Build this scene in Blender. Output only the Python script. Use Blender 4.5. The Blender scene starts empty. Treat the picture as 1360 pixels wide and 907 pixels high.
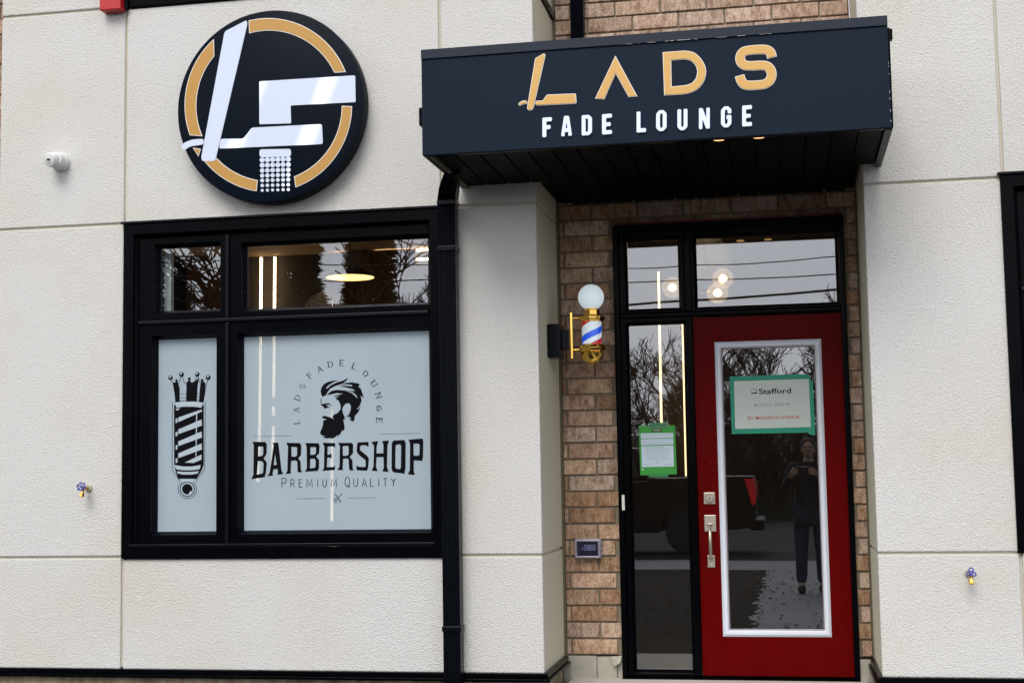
import bpy, bmesh, math, random
from mathutils import Vector, Matrix
random.seed(7)
S = bpy.context.scene
C = S.collection
R = math.radians
# ------------------------------------------------------------------ camera
F, DC, YAW, PITCH, ROLL, CZ = 1886.3, 7.3999, 0.1901, 0.0898, -0.0166, 1.1653
cy, sy, cp, sp = math.cos(YAW), math.sin(YAW), math.cos(PITCH), math.sin(PITCH)
fwd = Vector((-sy*cp, cy*cp, sp)); rt = Vector((cy, sy, 0)); up = rt.cross(fwd)
c_, s_ = math.cos(ROLL), math.sin(ROLL)
rt, up = c_*rt + s_*up, -s_*rt + c_*up
cam = bpy.data.objects.new('camera', bpy.data.cameras.new('camera'))
C.objects.link(cam)
cam.data.sensor_width = 36; cam.data.lens = F*36/1360
cam.data.clip_start = 0.05; cam.data.clip_end = 2000
cam.matrix_world = Matrix.Translation((0, -DC, CZ)) @ Matrix((rt, up, -fwd)).transposed().to_4x4()
S.camera = cam

def U(px, py, Y):
    """point of the plane y=Y that the survey photograph shows at px,py"""
    v = fwd*F + rt*(px-680) + up*(453.5-py)
    t = (Y+DC)/v.y
    return t*v.x, CZ + t*v.z

# ------------------------------------------------------------------ world, sun, exposure
W = bpy.data.worlds.new('World'); S.world = W; W.use_nodes = True
nt = W.node_tree; N = nt.nodes; L = nt.links
bg = N['Background']
sky = N.new('ShaderNodeTexSky'); sky.sky_type = 'NISHITA'; sky.sun_disc = False
SUN_EL, SUN_AZ = 44, 187          # compass azimuth of the sun, 180 = in front of the facade
sky.sun_elevation = R(SUN_EL); sky.sun_rotation = R(SUN_AZ)
sky.dust_density = 3.0; sky.air_density = 1.0
hs = N.new('ShaderNodeHueSaturation'); hs.inputs['Saturation'].default_value = 0.22
L.new(sky.outputs[0], hs.inputs['Color'])
tc = N.new('ShaderNodeTexCoord'); mp = N.new('ShaderNodeMapping'); mp.inputs['Scale'].default_value = (1, 1, 3.0)
nz = N.new('ShaderNodeTexNoise'); nz.inputs['Scale'].default_value = 2.2; nz.inputs['Detail'].default_value = 5
L.new(tc.outputs['Generated'], mp.inputs[0]); L.new(mp.outputs[0], nz.inputs['Vector'])
cr = N.new('ShaderNodeValToRGB')
cr.color_ramp.elements[0].position = 0.3; cr.color_ramp.elements[0].color = (3.3, 3.5, 4.1, 1)
cr.color_ramp.elements[1].position = 0.75; cr.color_ramp.elements[1].color = (5.6, 5.7, 6.1, 1)
L.new(nz.outputs['Fac'], cr.inputs[0])
mx = N.new('ShaderNodeMixRGB'); mx.inputs[0].default_value = 0.72      # cloud deck over the sky
L.new(hs.outputs[0], mx.inputs[1]); L.new(cr.outputs[0], mx.inputs[2])
sp = N.new('ShaderNodeSeparateXYZ'); L.new(tc.outputs['Generated'], sp.inputs[0])       # overcast: brighter overhead than at the horizon
gr = N.new('ShaderNodeValToRGB'); el_ = gr.color_ramp.elements         # values / 2.5
for k_, (p_, v_) in enumerate(((0.0, .84), (.22, .72), (.42, .40), (1.0, .62))):
    e_ = el_[k_] if k_ < 2 else el_.new(p_)
    e_.position = p_; e_.color = (v_, v_, v_, 1)
L.new(sp.outputs[2], gr.inputs[0])
mg = N.new('ShaderNodeMixRGB'); mg.blend_type = 'MULTIPLY'; mg.inputs[0].default_value = 1; L.new(mx.outputs[0], mg.inputs[1]); L.new(gr.outputs[0], mg.inputs[2])
L.new(mg.outputs[0], bg.inputs[0]); 
mg2 = N.new('ShaderNodeMixRGB'); mg2.blend_type = 'MULTIPLY'; mg2.inputs[0].default_value = 1; mg2.inputs[2].default_value = (2.5, 2.5, 2.5, 1)
L.new(mg.outputs[0], mg2.inputs[1]); L.new(mg2.outputs[0], bg.inputs[0]); bg.inputs[1].default_value = 0.12
sd = bpy.data.lights.new('sun', 'SUN'); sd.energy = 1.5; sd.angle = R(32); sd.color = (1, 0.96, 0.9)
so = bpy.data.objects.new('sun', sd); C.objects.link(so)
az = R(SUN_AZ)
sdir = Vector((math.sin(az)*math.cos(R(SUN_EL)), math.cos(az)*math.cos(R(SUN_EL)), math.sin(R(SUN_EL))))
so.rotation_euler = sdir.to_track_quat('Z', 'Y').to_euler()
S.view_settings.view_transform = 'Standard'; S.view_settings.look = 'None'
S.view_settings.exposure = 0.55; S.view_settings.gamma = 1

# ------------------------------------------------------------------ materials
def nmat(name):
    m = bpy.data.materials.new(name); m.use_nodes = True
    n = m.node_tree.nodes; return m, n, m.node_tree.links, n['Principled BSDF']
def simple(name, col, rough=0.5, metal=0, var=0.12, scale=30, bump=0.0, spec=0.5, coat=0):
    m, n, l, b = nmat(name)
    t = n.new('ShaderNodeTexCoord'); z = n.new('ShaderNodeTexNoise'); z.inputs['Scale'].default_value = scale; z.inputs['Detail'].default_value = 4
    l.new(t.outputs['Object'], z.inputs['Vector'])
    mx = n.new('ShaderNodeMixRGB'); mx.inputs[1].default_value = (*[c*(1-var) for c in col], 1); mx.inputs[2].default_value = (*[min(1, c*(1+var)) for c in col], 1)
    l.new(z.outputs['Fac'], mx.inputs[0]); l.new(mx.outputs[0], b.inputs['Base Color'])
    rr = n.new('ShaderNodeMapRange'); rr.inputs[3].default_value = max(0.02, rough*0.8); rr.inputs[4].default_value = min(1, rough*1.25)
    l.new(z.outputs['Fac'], rr.inputs[0]); l.new(rr.outputs[0], b.inputs['Roughness'])
    b.inputs['Metallic'].default_value = metal; b.inputs['Specular IOR Level'].default_value = spec
    b.inputs['Coat Weight'].default_value = coat
    if bump:
        bp = n.new('ShaderNodeBump'); bp.inputs['Strength'].default_value = bump; bp.inputs['Distance'].default_value = 0.002
        l.new(z.outputs['Fac'], bp.inputs['Height']); l.new(bp.outputs[0], b.inputs['Normal'])
    return m
def emis(name, col, st, base=None):
    m, n, l, b = nmat(name)
    b.inputs['Base Color'].default_value = (*(base or col), 1)
    b.inputs['Emission Color'].default_value = (*col, 1); b.inputs['Emission Strength'].default_value = st
    b.inputs['Roughness'].default_value = 0.35
    return m
def stucco(name, col, bump, scale, stain=0.10):
    m, n, l, b = nmat(name)
    t = n.new('ShaderNodeTexCoord')
    z = n.new('ShaderNodeTexNoise'); z.inputs['Scale'].default_value = scale; z.inputs['Detail'].default_value = 3; z.inputs['Roughness'].default_value = 0.6
    z2 = n.new('ShaderNodeTexVoronoi'); z2.inputs['Scale'].default_value = scale*0.9
    big = n.new('ShaderNodeTexNoise'); big.inputs['Scale'].default_value = 1.3; big.inputs['Detail'].default_value = 6
    for q in (z, z2, big): l.new(t.outputs['Object'], q.inputs['Vector'])
    a = n.new('ShaderNodeMath'); a.operation = 'ADD'; l.new(z.outputs['Fac'], a.inputs[0])
    mm = n.new('ShaderNodeMath'); mm.operation = 'MULTIPLY'; mm.inputs[1].default_value = 0.45; l.new(z2.outputs['Distance'], mm.inputs[0]); l.new(mm.outputs[0], a.inputs[1])
    bp = n.new('ShaderNodeBump'); bp.inputs['Strength'].default_value = bump; bp.inputs['Distance'].default_value = 0.0055
    l.new(a.outputs[0], bp.inputs['Height']); l.new(bp.outputs[0], b.inputs['Normal'])
    r = n.new('ShaderNodeValToRGB'); e = r.color_ramp.elements
    e[0].position = 0.3; e[0].color = (col[0]*(1-stain*0.6), col[1]*(1-stain), col[2]*(1-stain*1.9), 1); e[1].position = 0.6; e[1].color = (*col, 1)
    l.new(big.outputs['Fac'], r.inputs[0])
    v = n.new('ShaderNodeMixRGB'); v.blend_type = 'MULTIPLY'; v.inputs[0].default_value = 1
    rr = n.new('ShaderNodeMapRange'); rr.inputs[1].default_value = 0.3; rr.inputs[2].default_value = 0.7; rr.inputs[3].default_value = 0.86; rr.inputs[4].default_value = 1.08
    l.new(z.outputs['Fac'], rr.inputs[0]); l.new(r.outputs[0], v.inputs[1]); l.new(rr.outputs[0], v.inputs[2])
    l.new(v.outputs[0], b.inputs['Base Color']); b.inputs['Roughness'].default_value = 0.95; b.inputs['Specular IOR Level'].default_value = 0.15
    return m
def glass_mat(name, ior=1.95, tint=(0.95, 0.96, 0.97)):
    m, n, l, b = nmat(name); n.remove(b)
    o = n['Material Output']; t = n.new('ShaderNodeBsdfTransparent'); t.inputs[0].default_value = (*tint, 1)
    g = n.new('ShaderNodeBsdfGlossy'); g.inputs['Roughness'].default_value = 0.0; g.inputs[0].default_value = (0.95, 0.97, 1, 1)
    f0 = ((ior-1)/(ior+1))**2
    ge = n.new('ShaderNodeNewGeometry'); dt_ = n.new('ShaderNodeVectorMath'); dt_.operation = 'DOT_PRODUCT'
    l.new(ge.outputs['Incoming'], dt_.inputs[0]); l.new(ge.outputs['Normal'], dt_.inputs[1])
    ab = n.new('ShaderNodeMath'); ab.operation = 'ABSOLUTE'; l.new(dt_.outputs['Value'], ab.inputs[0])
    om = n.new('ShaderNodeMath'); om.operation = 'SUBTRACT'; om.inputs[0].default_value = 1; l.new(ab.outputs[0], om.inputs[1])
    pw = n.new('ShaderNodeMath'); pw.operation = 'POWER'; pw.inputs[1].default_value = 5; l.new(om.outputs[0], pw.inputs[0])
    f = n.new('ShaderNodeMath'); f.operation = 'MULTIPLY_ADD'; f.inputs[1].default_value = 1-f0; f.inputs[2].default_value = f0; l.new(pw.outputs[0], f.inputs[0])
    tcn = n.new('ShaderNodeTexCoord'); zz = n.new('ShaderNodeTexNoise'); zz.inputs['Scale'].default_value = 1.6; zz.inputs['Detail'].default_value = 1
    bp = n.new('ShaderNodeBump'); bp.inputs['Strength'].default_value = 0.10; bp.inputs['Distance'].default_value = 0.004
    l.new(tcn.outputs['Object'], zz.inputs['Vector']); l.new(zz.outputs['Fac'], bp.inputs['Height']); l.new(bp.outputs[0], g.inputs['Normal'])
    x = n.new('ShaderNodeMixShader'); l.new(f.outputs[0], x.inputs[0]); l.new(t.outputs[0], x.inputs[1]); l.new(g.outputs[0], x.inputs[2])
    l.new(x.outputs[0], o.inputs[0]); return m
def film_mat(name, col, tr):
    m, n, l, b = nmat(name); o = n['Material Output']
    b.inputs['Base Color'].default_value = (*col, 1); b.inputs['Roughness'].default_value = 0.6
    t = n.new('ShaderNodeBsdfTransparent'); x = n.new('ShaderNodeMixShader')
    tcn = n.new('ShaderNodeTexCoord'); zz = n.new('ShaderNodeTexNoise'); zz.inputs['Scale'].default_value = 2.5; zz.inputs['Detail'].default_value = 3
    mixc = n.new('ShaderNodeMixRGB'); mixc.inputs[1].default_value = (*[c*0.93 for c in col], 1); mixc.inputs[2].default_value = (*[c*1.05 for c in col], 1)
    l.new(tcn.outputs['Object'], zz.inputs['Vector']); l.new(zz.outputs['Fac'], mixc.inputs[0]); l.new(mixc.outputs[0], b.inputs['Base Color'])
    x.inputs[0].default_value = tr; l.new(b.outputs[0], x.inputs[1]); l.new(t.outputs[0], x.inputs[2]); l.new(x.outputs[0], o.inputs[0])
    return m
def brick_mat():
    m, n, l, b = nmat('brick')
    at = n.new('ShaderNodeAttribute'); at.attribute_name = 'tone'
    t = n.new('ShaderNodeTexCoord')
    z = n.new('ShaderNodeTexNoise'); z.inputs['Scale'].default_value = 22; z.inputs['Detail'].default_value = 7; z.inputs['Roughness'].default_value = 0.75
    z2 = n.new('ShaderNodeTexNoise'); z2.inputs['Scale'].default_value = 110; z2.inputs['Detail'].default_value = 3
    mpn = n.new('ShaderNodeMapping'); mpn.inputs['Scale'].default_value = (1.6, 1, 0.7)
    l.new(t.outputs['Object'], mpn.inputs[0]); l.new(mpn.outputs[0], z.inputs['Vector']); l.new(t.outputs['Object'], z2.inputs['Vector'])
    r = n.new('ShaderNodeValToRGB'); e = r.color_ramp.elements; e[0].position = 0.36; e[0].color = (0.50, 0.38, 0.29, 1); e[1].position = 0.60; e[1].color = (1.18, 1.18, 1.18, 1)
    l.new(z.outputs['Fac'], r.inputs[0])
    r2 = n.new('ShaderNodeValToRGB'); e = r2.color_ramp.elements; e[0].position = 0.34; e[0].color = (0.66, 0.62, 0.60, 1); e[1].position = 0.56; e[1].color = (1.08, 1.08, 1.08, 1)
    l.new(z2.outputs['Fac'], r2.inputs[0])
    a = n.new('ShaderNodeMixRGB'); a.blend_type = 'MULTIPLY'; a.inputs[0].default_value = 0.9
    c = n.new('ShaderNodeMixRGB'); c.blend_type = 'MULTIPLY'; c.inputs[0].default_value = 0.9
    l.new(at.outputs['Color'], a.inputs[1]); l.new(r.outputs[0], a.inputs[2]); l.new(a.outputs[0], c.inputs[1]); l.new(r2.outputs[0], c.inputs[2])
    l.new(c.outputs[0], b.inputs['Base Color']); b.inputs['Roughness'].default_value = 0.9; b.inputs['Specular IOR Level'].default_value = 0.2
    bp = n.new('ShaderNodeBump'); bp.inputs['Strength'].default_value = 0.7; bp.inputs['Distance'].default_value = 0.004
    l.new(z2.outputs['Fac'], bp.inputs['Height']); l.new(bp.outputs[0], b.inputs['Normal'])
    return m
def streak_mat(name, c1, c2, sx=18, sz=1.5):
    m, n, l, b = nmat(name)
    t = n.new('ShaderNodeTexCoord'); mpn = n.new('ShaderNodeMapping'); mpn.inputs['Scale'].default_value = (sx, sx, sz)
    z = n.new('ShaderNodeTexNoise'); z.inputs['Scale'].default_value = 1; z.inputs['Detail'].default_value = 7
    z2 = n.new('ShaderNodeTexNoise'); z2.inputs['Scale'].default_value = 60
    l.new(t.outputs['Object'], mpn.inputs[0]); l.new(mpn.outputs[0], z.inputs['Vector']); l.new(t.outputs['Object'], z2.inputs['Vector'])
    r = n.new('ShaderNodeValToRGB'); e = r.color_ramp.elements; e[0].position = 0.35; e[0].color = (*c1, 1); e[1].position = 0.62; e[1].color = (*c2, 1)
    l.new(z.outputs['Fac'], r.inputs[0]); l.new(r.outputs[0], b.inputs['Base Color']); b.inputs['Roughness'].default_value = 0.9
    bp = n.new('ShaderNodeBump'); bp.inputs['Strength'].default_value = 0.5; bp.inputs['Distance'].default_value = 0.003
    l.new(z2.outputs['Fac'], bp.inputs['Height']); l.new(bp.outputs[0], b.inputs['Normal'])
    return m

M = dict(
    stucco=stucco('stucco', (0.635, 0.627, 0.610), 1.0, 128, 0.065),
    smooth=stucco('smooth_stucco', (0.64, 0.615, 0.49), 0.12, 60, 0.06),
    groove=simple('groove_stucco', (0.50, 0.46, 0.37), 0.95, var=0.15, scale=8),
    brick=brick_mat(), mortar=simple('mortar', (0.22, 0.18, 0.13), 0.95, var=0.25, scale=50, bump=0.6),
    concrete=streak_mat('concrete', (0.20, 0.15, 0.085), (0.42, 0.36, 0.24)),
    block=simple('cement_parging', (0.37, 0.35, 0.29), 0.95, var=0.3, scale=14, bump=0.8),
    sill=simple('sill_stone', (0.5, 0.47, 0.43), 0.85, var=0.15, scale=30, bump=0.4),
    black=simple('black_frame', (0.0012, 0.0014, 0.0024), 0.25, var=0.3, scale=14, spec=.05),
    blackm=simple('black_metal', (0.0025, 0.0035, 0.0065), 0.28, var=0.25, scale=9, spec=.13),
    navy=simple('navy_fascia', (0.0075, 0.0145, 0.028), 0.45, var=0.10, scale=3, spec=.07),
    navy2=simple('navy_trim', (0.010, 0.016, 0.030), 0.38, var=0.12, scale=5, spec=.2),
    soffit=simple('soffit_black', (0.0016, 0.0018, 0.0022), 0.5, var=0.2, scale=5, spec=.04),
    olive=simple('olive_trim', (0.10, 0.09, 0.045), 0.6),
    disc=simple('sign_face', (0.003, 0.006, 0.012), 0.38, var=0.15, scale=3, spec=.05),
    gold=simple('gold_vinyl', (0.45, 0.235, 0.04), 0.42, var=0.03, scale=4),
    goldA=emis('gold_acrylic', (0.80, 0.50, 0.16), 0.05, (0.55, 0.315, 0.075)),
    edge=simple('white_edge', (0.75, 0.72, 0.68), 0.5, var=0.02),
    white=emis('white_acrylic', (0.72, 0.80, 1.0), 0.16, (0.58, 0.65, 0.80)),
    red=simple('red_paint', (0.100, 0.0003, 0.0004), 0.36, var=0.14, scale=6, spec=.05),
    redtrim=simple('red_trim', (0.42, 0.008, 0.01), 0.4, var=0.1),
    whitep=simple('white_trim', (0.66, 0.70, 0.78), 0.42, var=0.04),
    glass=glass_mat('window_glass'), film=film_mat('frosted_film', (0.40, 0.485, 0.55), 0.26),
    ink=simple('black_vinyl', (0.002, 0.002, 0.004), 0.5, var=0.1, spec=.08), ink2=simple('grey_vinyl', (0.12, 0.13, 0.17), 0.5, var=0.1),
    filmw=simple('pale_vinyl', (0.37, 0.44, 0.49), 0.6, var=0.05),
    nickel=simple('satin_nickel', (0.50, 0.44, 0.36), 0.38, metal=0.85, var=0.1, scale=40),
    brass=simple('polished_gold', (0.95, 0.58, 0.13), 0.13, metal=1.0, var=0.08, scale=30),
    bronze=simple('weathered_brass', (0.45, 0.25, 0.07), 0.4, metal=0.8, var=0.3, scale=60),
    bluep=simple('blue_handwheel', (0.015, 0.03, 0.30), 0.4, var=0.1),
    flange=simple('putty_flange', (0.40, 0.37, 0.26), 0.8, var=0.2, scale=60),
    plastic=simple('white_plastic', (0.66, 0.67, 0.66), 0.35, var=0.03),
    dark=simple('black_plastic', (0.006, 0.006, 0.007), 0.25),
    outlet=simple('grey_cover', (0.26, 0.24, 0.29), 0.25, var=0.15, scale=30), outletw=simple('grey_socket', (0.45, 0.46, 0.52), 0.4),
    outletd=simple('outlet_inside', (0.06, 0.07, 0.10), 0.3),
    globe=emis('opal_globe', (0.80, 0.95, 1.0), 0.30, (0.62, 0.72, 0.74)),  # faint glow added to brighten the barber pole globe
    paper=simple('paper', (0.50, 0.56, 0.52), 0.75, var=0.03, scale=6), tape=simple('green_tape', (0.0, 0.24, 0.15), 0.5, var=0.25, scale=16),
    green=simple('green_notice', (0.03, 0.30, 0.03), 0.55, var=0.08, scale=8), greent=simple('dark_green_tape', (0.02, 0.20, 0.06), 0.5),
    pblue=simple('pale_paper', (0.55, 0.66, 0.76), 0.7, var=0.03), redink=simple('red_ink', (0.50, 0.06, 0.05), 0.6), greyink=simple('grey_ink', (0.20, 0.22, 0.22), 0.6),
    led=emis('led', (1.0, 0.76, 0.48), 5.0), ledhot=emis('led_near', (1.0, 0.72, 0.36), 1.6), lampin=emis('lamp_inner', (1.0, 0.68, 0.22), 1.6), bulb=emis('bulb', (1.0, 0.62, 0.26), 4.0),
    pot=emis('downlight_glow', (1.0, 0.55, 0.22), 1.0),
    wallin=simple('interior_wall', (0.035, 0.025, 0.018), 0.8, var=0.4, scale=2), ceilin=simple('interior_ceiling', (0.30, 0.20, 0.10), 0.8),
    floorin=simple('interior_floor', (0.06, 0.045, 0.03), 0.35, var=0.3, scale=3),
    walk=simple('concrete_walk', (0.27, 0.27, 0.275), 0.9, var=0.2, scale=1.2, bump=0.3, spec=0.08), asphalt=simple('asphalt', (0.04, 0.04, 0.04), 0.9, var=0.2, scale=1.5, spec=0.08),
    grass=simple('grass', (0.014, 0.018, 0.008), 0.95, var=0.45, scale=1.4, spec=0.08), soil=simple('gravel', (0.016, 0.015, 0.012), 0.95, var=0.4, scale=9, spec=0.08),
    bark=simple('bark', (0.05, 0.04, 0.033), 0.95, var=0.3, spec=0.08), needles=simple('needles', (0.02, 0.035, 0.015), 0.9, var=0.5, scale=1.5, spec=0.08),
    cable=simple('cable', (0.01, 0.01, 0.01), 0.7), wood=simple('pole_wood', (0.12, 0.09, 0.06), 0.9, var=0.3),
    carpaint=simple('car_paint', (0.004, 0.004, 0.005), 0.3, spec=.2), tyre=simple('tyre', (0.015, 0.015, 0.015), 0.9), tail=emis('tail_lens', (0.9, 0.02, 0.02), 0.25, (0.45, 0.01, 0.01)),
    carglass=simple('car_glass', (0.01, 0.012, 0.014), 0.05), rim=simple('rim', (0.03, 0.03, 0.03), 0.4, metal=0.5),
    cloth=simple('dark_coat', (0.012, 0.012, 0.016), 0.9), skin=simple('skin', (0.45, 0.26, 0.18), 0.6), hair=simple('hair', (0.015, 0.01, 0.008), 0.7), denim=simple('denim', (0.02, 0.03, 0.06), 0.9),
    polew=emis('pole_white', (0.78, 0.85, 0.88), 0.22), poler=emis('pole_red', (0.5, 0.01, 0.02), 0.22), poleb=emis('pole_blue', (0.01, 0.10, 0.75), 0.30),  # stripes given added glow, to lift the pole under the awning
)
# letters on the round sign: white acrylic, slanting bright streaks painted into the emission
def gleam_acrylic():
    m, n, l, b = nmat('white_acrylic_painted_gleam')
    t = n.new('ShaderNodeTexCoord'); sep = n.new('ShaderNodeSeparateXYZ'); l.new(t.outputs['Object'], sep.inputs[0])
    # distance from the painted slanting streak
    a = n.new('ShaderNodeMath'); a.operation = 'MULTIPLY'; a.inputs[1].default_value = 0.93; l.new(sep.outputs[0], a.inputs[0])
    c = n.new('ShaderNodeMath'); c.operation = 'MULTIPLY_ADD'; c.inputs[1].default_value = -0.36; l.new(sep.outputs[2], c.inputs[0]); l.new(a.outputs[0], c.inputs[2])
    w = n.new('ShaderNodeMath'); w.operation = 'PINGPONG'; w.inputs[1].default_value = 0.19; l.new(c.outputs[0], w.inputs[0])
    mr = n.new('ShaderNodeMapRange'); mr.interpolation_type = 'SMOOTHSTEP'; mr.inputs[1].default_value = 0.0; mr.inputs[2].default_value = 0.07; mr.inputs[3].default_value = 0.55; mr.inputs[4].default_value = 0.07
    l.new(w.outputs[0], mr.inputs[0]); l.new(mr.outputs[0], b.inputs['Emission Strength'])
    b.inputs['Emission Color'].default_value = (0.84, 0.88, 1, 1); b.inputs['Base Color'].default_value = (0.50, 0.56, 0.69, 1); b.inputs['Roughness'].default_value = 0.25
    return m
M['gleam'] = gleam_acrylic()
# door paint: faint dried splashes and scuffs
_m = M['red']; _n, _l, _b = _m.node_tree.nodes, _m.node_tree.links, _m.node_tree.nodes['Principled BSDF']
_t = _n.new('ShaderNodeTexCoord'); _z = _n.new('ShaderNodeTexNoise'); _z.inputs['Scale'].default_value = 46; _z.inputs['Detail'].default_value = 5
_r = _n.new('ShaderNodeValToRGB'); _r.color_ramp.elements[0].position = .70; _r.color_ramp.elements[0].color = (0, 0, 0, 1); _r.color_ramp.elements[1].position = .78; _r.color_ramp.elements[1].color = (.5, .5, .5, 1)
_x = _n.new('ShaderNodeMixRGB'); _x.inputs[2].default_value = (.30, .12, .11, 1); _s = _b.inputs['Base Color'].links[0].from_socket
_l.new(_t.outputs['Object'], _z.inputs['Vector']); _l.new(_z.outputs['Fac'], _r.inputs[0]); _l.new(_r.outputs[0], _x.inputs[0]); _l.new(_s, _x.inputs[1]); _l.new(_x.outputs[0], _b.inputs['Base Color'])

# ------------------------------------------------------------------ helpers
def link(name, me, mat, parent=None, smooth=False):
    o = bpy.data.objects.new(name, me); C.objects.link(o)
    if mat is not None and not me.materials: me.materials.append(M[mat] if isinstance(mat, str) else mat)
    if parent is not None:
        o.parent = parent; o.matrix_parent_inverse = parent.matrix_world.inverted()
    if smooth:
        for p in me.polygons: p.use_smooth = True
    return o
def tag(o, label=None, cat=None, group=None, kind=None):
    if label: o['label'] = label
    if cat: o['category'] = cat
    if group: o['group'] = group
    if kind: o['kind'] = kind
    return o
def thing(name, loc, label, cat, group=None):
    o = bpy.data.objects.new(name, None); C.objects.link(o); o.location = loc; o.empty_display_size = 0.1
    o.matrix_world = Matrix.Translation(loc)
    return tag(o, label, cat, group)
class MB:
    def __init__(s): s.v = []; s.f = []; s.t = []
    def add(s, vs, fs):
        b = len(s.v); s.v += [tuple(v) for v in vs]; s.f += [tuple(b+i for i in f) for f in fs]
    def box(s, x0, x1, y0, y1, z0, z1):
        s.add([(x0, y0, z0), (x1, y0, z0), (x1, y1, z0), (x0, y1, z0), (x0, y0, z1), (x1, y0, z1), (x1, y1, z1), (x0, y1, z1)],
              [(0, 3, 2, 1), (4, 5, 6, 7), (0, 1, 5, 4), (1, 2, 6, 5), (2, 3, 7, 6), (3, 0, 4, 7)]); return s
    def ring(s, x0, x1, z0, z1, w, y0, y1):
        """mitred rectangular frame, outer size given, width w"""
        o = [(x0, z0), (x1, z0), (x1, z1), (x0, z1)]; i = [(x0+w, z0+w), (x1-w, z0+w), (x1-w, z1-w), (x0+w, z1-w)]
        vs = [(x, y0, z) for x, z in o] + [(x, y0, z) for x, z in i] + [(x, y1, z) for x, z in o] + [(x, y1, z) for x, z in i]
        fs = []
        for k in range(4):
            j = (k+1) % 4
            fs += [(k, j, 4+j, 4+k), (8+k, 12+k, 12+j, 8+j), (k, 8+k, 8+j, j), (4+k, 4+j, 12+j, 12+k)]
        s.add(vs, fs); return s
    def slope_ring(s, x0, x1, z0, z1, w, y0, y1):
        """like ring, but the face slopes from y0 (outer) to y1 (inner)"""
        o = [(x0, z0), (x1, z0), (x1, z1), (x0, z1)]; i = [(x0+w, z0+w), (x1-w, z0+w), (x1-w, z1-w), (x0+w, z1-w)]
        yb = max(y0, y1)+0.01
        vs = [(x, y0, z) for x, z in o] + [(x, y1, z) for x, z in i] + [(x, yb, z) for x, z in o] + [(x, yb, z) for x, z in i]
        fs = []
        for k in range(4):
            j = (k+1) % 4
            fs += [(k, j, 4+j, 4+k), (8+k, 12+k, 12+j, 8+j), (k, 8+k, 8+j, j), (4+k, 4+j, 12+j, 12+k)]
        s.add(vs, fs); return s
    def lathe(s, prof, n=24, origin=(0, 0, 0), axis='Z'):
        """profile of (radius, height) about the axis, closed at both ends"""
        b = []
        for r, h in prof:
            for k in range(n):
                a = 2*math.pi*k/n; p, q = r*math.cos(a), r*math.sin(a)
                v = {'Z': (p, q, h), 'Y': (p, h, q), 'X': (h, p, q)}[axis]
                b.append(tuple(v[i]+origin[i] for i in range(3)))
        fs = []
        for i in range(len(prof)-1):
            for k in range(n):
                j = (k+1) % n; fs.append((i*n+k, i*n+j, (i+1)*n+j, (i+1)*n+k))
        fs.append(tuple(reversed(range(n)))); fs.append(tuple((len(prof)-1)*n+k for k in range(n)))
        s.add(b, fs); return s
    def tube(s, pts, r, n=8, r2=None):
        pts = [Vector(p) for p in pts]; m = len(pts); vs = []
        for i, p in enumerate(pts):
            d = (pts[min(i+1, m-1)]-pts[max(i-1, 0)]).normalized()
            a = d.orthogonal().normalized() if i == 0 else (a - d*a.dot(d)).normalized()
            b = d.cross(a); rr = r if r2 is None else r+(r2-r)*i/(m-1)
            for k in range(n):
                t = 2*math.pi*k/n; vs.append(p+a*rr*math.cos(t)+b*rr*math.sin(t))
        fs = []
        for i in range(m-1):
            for k in range(n):
                j = (k+1) % n; fs.append((i*n+k, i*n+j, (i+1)*n+j, (i+1)*n+k))
        fs.append(tuple(reversed(range(n)))); fs.append(tuple((m-1)*n+k for k in range(n)))
        s.add(vs, fs); return s
    def mesh(s, name):
        me = bpy.data.meshes.new(name); me.from_pydata(s.v, [], s.f); 
        bm = bmesh.new(); bm.from_mesh(me); bmesh.ops.recalc_face_normals(bm, faces=bm.faces); bm.to_mesh(me); bm.free()
        me.update(); return me
    def build(s, name, mat, parent=None, bevel=0, smooth=False, seg=2):
        o = link(name, s.mesh(name), mat, parent, smooth)
        if bevel:
            m = o.modifiers.new('bevel', 'BEVEL'); m.width = bevel; m.segments = seg; m.limit_method = 'ANGLE'; m.angle_limit = R(40)
        if smooth:
            try: o.data.set_sharp_from_angle(angle=R(38))
            except Exception: pass
        return o
def loops_mesh(name, loops, Y, depth):
    """flat cut-out of closed loops of (x, z) (even-odd holes), front at y=Y-depth"""
    cu = bpy.data.curves.new('c', 'CURVE'); cu.dimensions = '2D'; cu.fill_mode = 'BOTH'; cu.extrude = depth/2
    for lp in loops:
        sp_ = cu.splines.new('POLY'); sp_.points.add(len(lp)-1); sp_.use_cyclic_u = True
        for i, (x, z) in enumerate(lp): sp_.points[i].co = (x, z, 0, 1)
    ob = bpy.data.objects.new('c', cu); C.objects.link(ob)
    dg = bpy.context.evaluated_depsgraph_get(); dg.update()
    me = bpy.data.meshes.new_from_object(ob.evaluated_get(dg)); me.name = name
    bpy.data.objects.remove(ob); bpy.data.curves.remove(cu)
    for v in me.vertices: v.co = (v.co.x, Y-depth/2-v.co.z, v.co.y)
    bm = bmesh.new(); bm.from_mesh(me); bmesh.ops.recalc_face_normals(bm, faces=bm.faces); bm.to_mesh(me); bm.free()
    return me
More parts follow.
